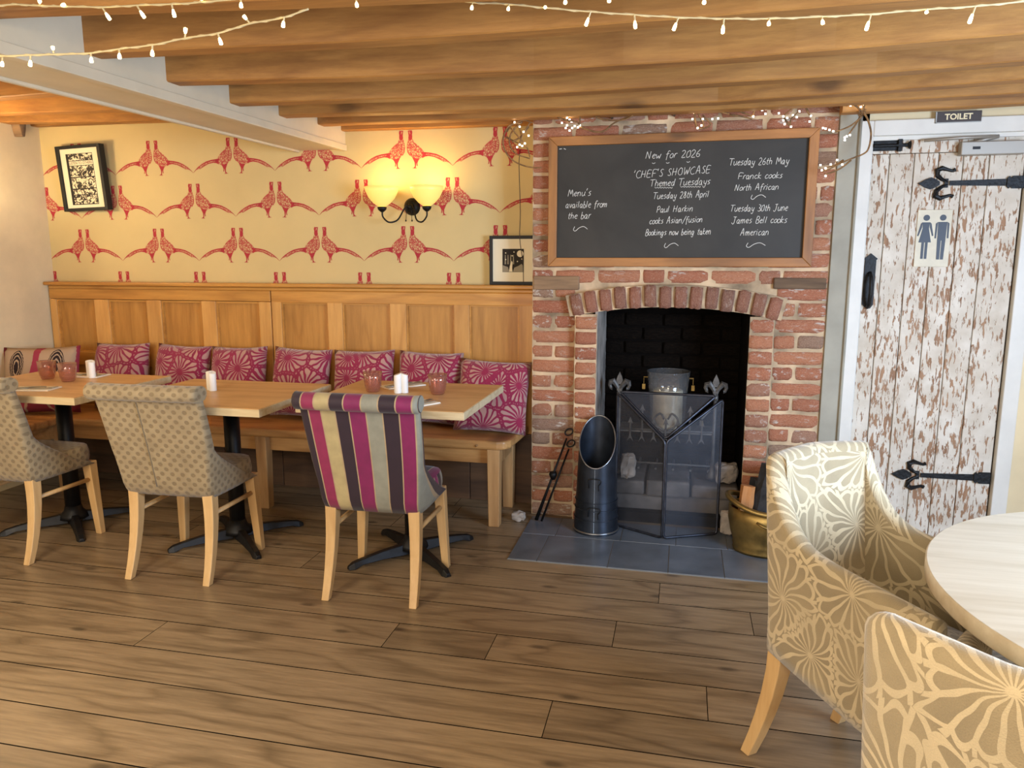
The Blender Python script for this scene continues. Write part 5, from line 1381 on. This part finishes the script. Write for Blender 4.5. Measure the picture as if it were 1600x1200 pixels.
# twig garland over the chimney
def garland(label, loops, bulbs, loc):
    t = thing('twig_garland', label, 'garland', loc); O = Vector(loc)
    for lp in loops:
        P = bez([Vector(p)-O for p in lp], 5); b = MB(); n = len(P); b.tube(P, [.0034*(1-.5*i/n)+.0012 for i in range(n)], 6); b.build('twig', M['twig'], t, True)
    for p in bulbs:
        b = MB(); q = Vector(p)-O; b.lathe([(0,-.0045),(.0035,-.003),(.0045,0),(.0035,.003),(0,.0045)], 8, tuple(q)); b.build('led_bulb', M['ledw'], t, True)
    return t
def g(pts, Y): return [OY(x, y, Y) for x, y in pts]
YL = 3.70
lp = [g([(812,192),(796,196),(788,210),(786,225),(793,242),(805,253),(822,260),(836,262),(846,262)], 3.72), g([(816,190),(800,206),(796,224),(806,240),(828,248)], 3.73), g([(798,200),(812,216),(824,232),(828,246)], 3.72),
      g([(790,214),(806,222),(822,230)], 3.735), g([(808,190),(814,210),(812,230)], 3.74), g([(828,192),(818,208),(810,228)], 3.72), g([(800,222),(816,212),(826,198)], 3.725), g([(792,206),(800,195),(818,188),(832,192)], 3.73)]
garland('hoop of brown twigs with tiny lights hung at the corner of the chimney', lp, [OY(x, y, 3.71) for x, y in ((804,191),(812,198),(818,206),(812,226),(816,228),(820,224),(826,212),(808,230))], OY(812,190,3.72))
lp = [g([(870,182),(884,188),(900,190),(906,196)], 3.68), g([(905,196),(908,178),(920,176),(940,186),(975,187),(1000,172)], 3.69), g([(905,198),(930,206),(945,204),(960,192),(990,178),(1005,168)], 3.70), g([(878,176),(884,186),(888,192)], 3.70),
      g([(1090,176),(1098,190),(1100,200)], 3.70), g([(1085,176),(1090,200),(1110,195),(1098,180)], 3.71), g([(1108,166),(1122,174),(1140,178)], 3.70), g([(1140,180),(1160,182),(1175,186)], 3.72), g([(1176,182),(1179,172),(1180,166)], 3.70),
      g([(1262,155),(1245,165),(1225,180)], 3.66), g([(1225,184),(1234,196),(1236,186),(1248,174)], 3.68), g([(1258,166),(1264,178),(1268,182)], 3.69), g([(1130,164),(1150,172),(1172,180),(1180,182)], 3.70)]
led = [(882,178),(886,184),(890,187),(878,192),(886,196),(893,190),(898,197),(903,199),(894,200),(890,204),(884,200),(906,196),(965,174),(970,176),(1084,176),(1082,186),(1098,186),(1096,196),(1090,200),(1113,186),(1122,185),(1079,170),
       (1180,167),(1177,182),(1191,172),(1193,169),(1196,178),(1217,177),(1224,182),(1224,188),(1226,194),(1230,184),(1239,180),(1236,198),(1249,174),(1267,181),(1265,190),(1245,183)]
garland('twig garland with tiny lights draped over the top of the blackboard', lp, [OY(x, y, 3.69) for x, y in led], OY(1000,180,3.69))
lp = [g([(1349,174),(1357,190),(1361,210),(1357,232),(1348,241),(1325,250),(1300,262),(1285,268)], 3.68), g([(1352,170),(1348,180),(1330,196),(1306,206)], 3.70), g([(1345,178),(1340,190),(1326,210)], 3.70), g([(1325,158),(1338,166),(1348,176)], 3.66),
      g([(1330,250),(1315,262),(1298,270),(1288,272)], 3.69), g([(1352,160),(1349,170),(1346,180)], 3.68), g([(1318,250),(1305,258),(1290,262)], 3.7), g([(1344,170),(1342,180),(1348,178)], 3.69)]
led2 = [(1324,155),(1329,165),(1345,167),(1350,163),(1286,200),(1290,201),(1296,203),(1302,205),(1320,215),(1323,213),(1328,211),(1282,258),(1290,263),(1298,257),(1308,250),(1316,257),(1284,266),(1290,275),(1320,219)]
garland('twig hoop with tiny lights curling over the corner of the door frame', lp, [OY(x, y, 3.68) for x, y in led2], OY(1350,172,3.68))
# flex hanging down the chimney corner
b = MB(); P = [OY(x, y, 3.90) for x, y in ((812,235),(811,262),(813,330),(812,372),(817,410),(818,441))]
O = P[0].copy(); b.tube(bez([p-O for p in P], 4), .0022, 6); o = b.build('hanging_flex', M['cabled'], None, True, loc=O); tag(o, 'thin dark flex hanging down over the small framed print', 'cable')
b = MB(); P = [OY(x, y, 3.64) for x, y in ((826,578),(824,600),(826,622),(828,648),(825,668))]
# picture light tube above the board
a_ = OY(925, 177, 3.70); c_ = OY(1072, 170, 3.70)
pl_ = thing('picture_light', 'slim brass and silver tube lamp above the blackboard', 'lamp', ((a_.x+c_.x)/2, 3.70, (a_.z+c_.z)/2))
hl = (c_.x-a_.x)/2; dz = (c_.z-a_.z)/2
b = MB(); b.tube([(-hl,0,-dz),(hl*.55,0,dz*.55)], .013, 14); b.build('brass_tube', M['brass'], pl_, True)
b = MB(); b.tube([(hl*.55,0,dz*.55),(hl,0,dz)], .016, 14); b.build('silver_cap', M['chrome'], pl_, True)
b = MB(); b.tube([(hl*.75,.01,dz*.6),(hl*.75,.09,dz*.6-.01)], .006, 8); b.tube([(-hl*.6,.01,-dz*.6),(-hl*.6,.09,-dz*.6-.01)], .006, 8); b.build('bracket', M['iron'], pl_, True)
# dark peg high on left wall
q = OX(29, 200, XW+.03)
b = MB(); b.prism([(-.03,.045),(.03,.045),(.024,.0),(.012,-.05),(-.008,-.05),(-.02,.0)], lambda a, c, d: (d, a, c), -.029, .03); o = fixn(b.build('wall_hook', M['oldtimber'], None, bevel=.004, loc=(XW+.03, q.y, q.z))); tag(o, 'small dark wooden bracket high on the left wall under the joists', 'bracket')
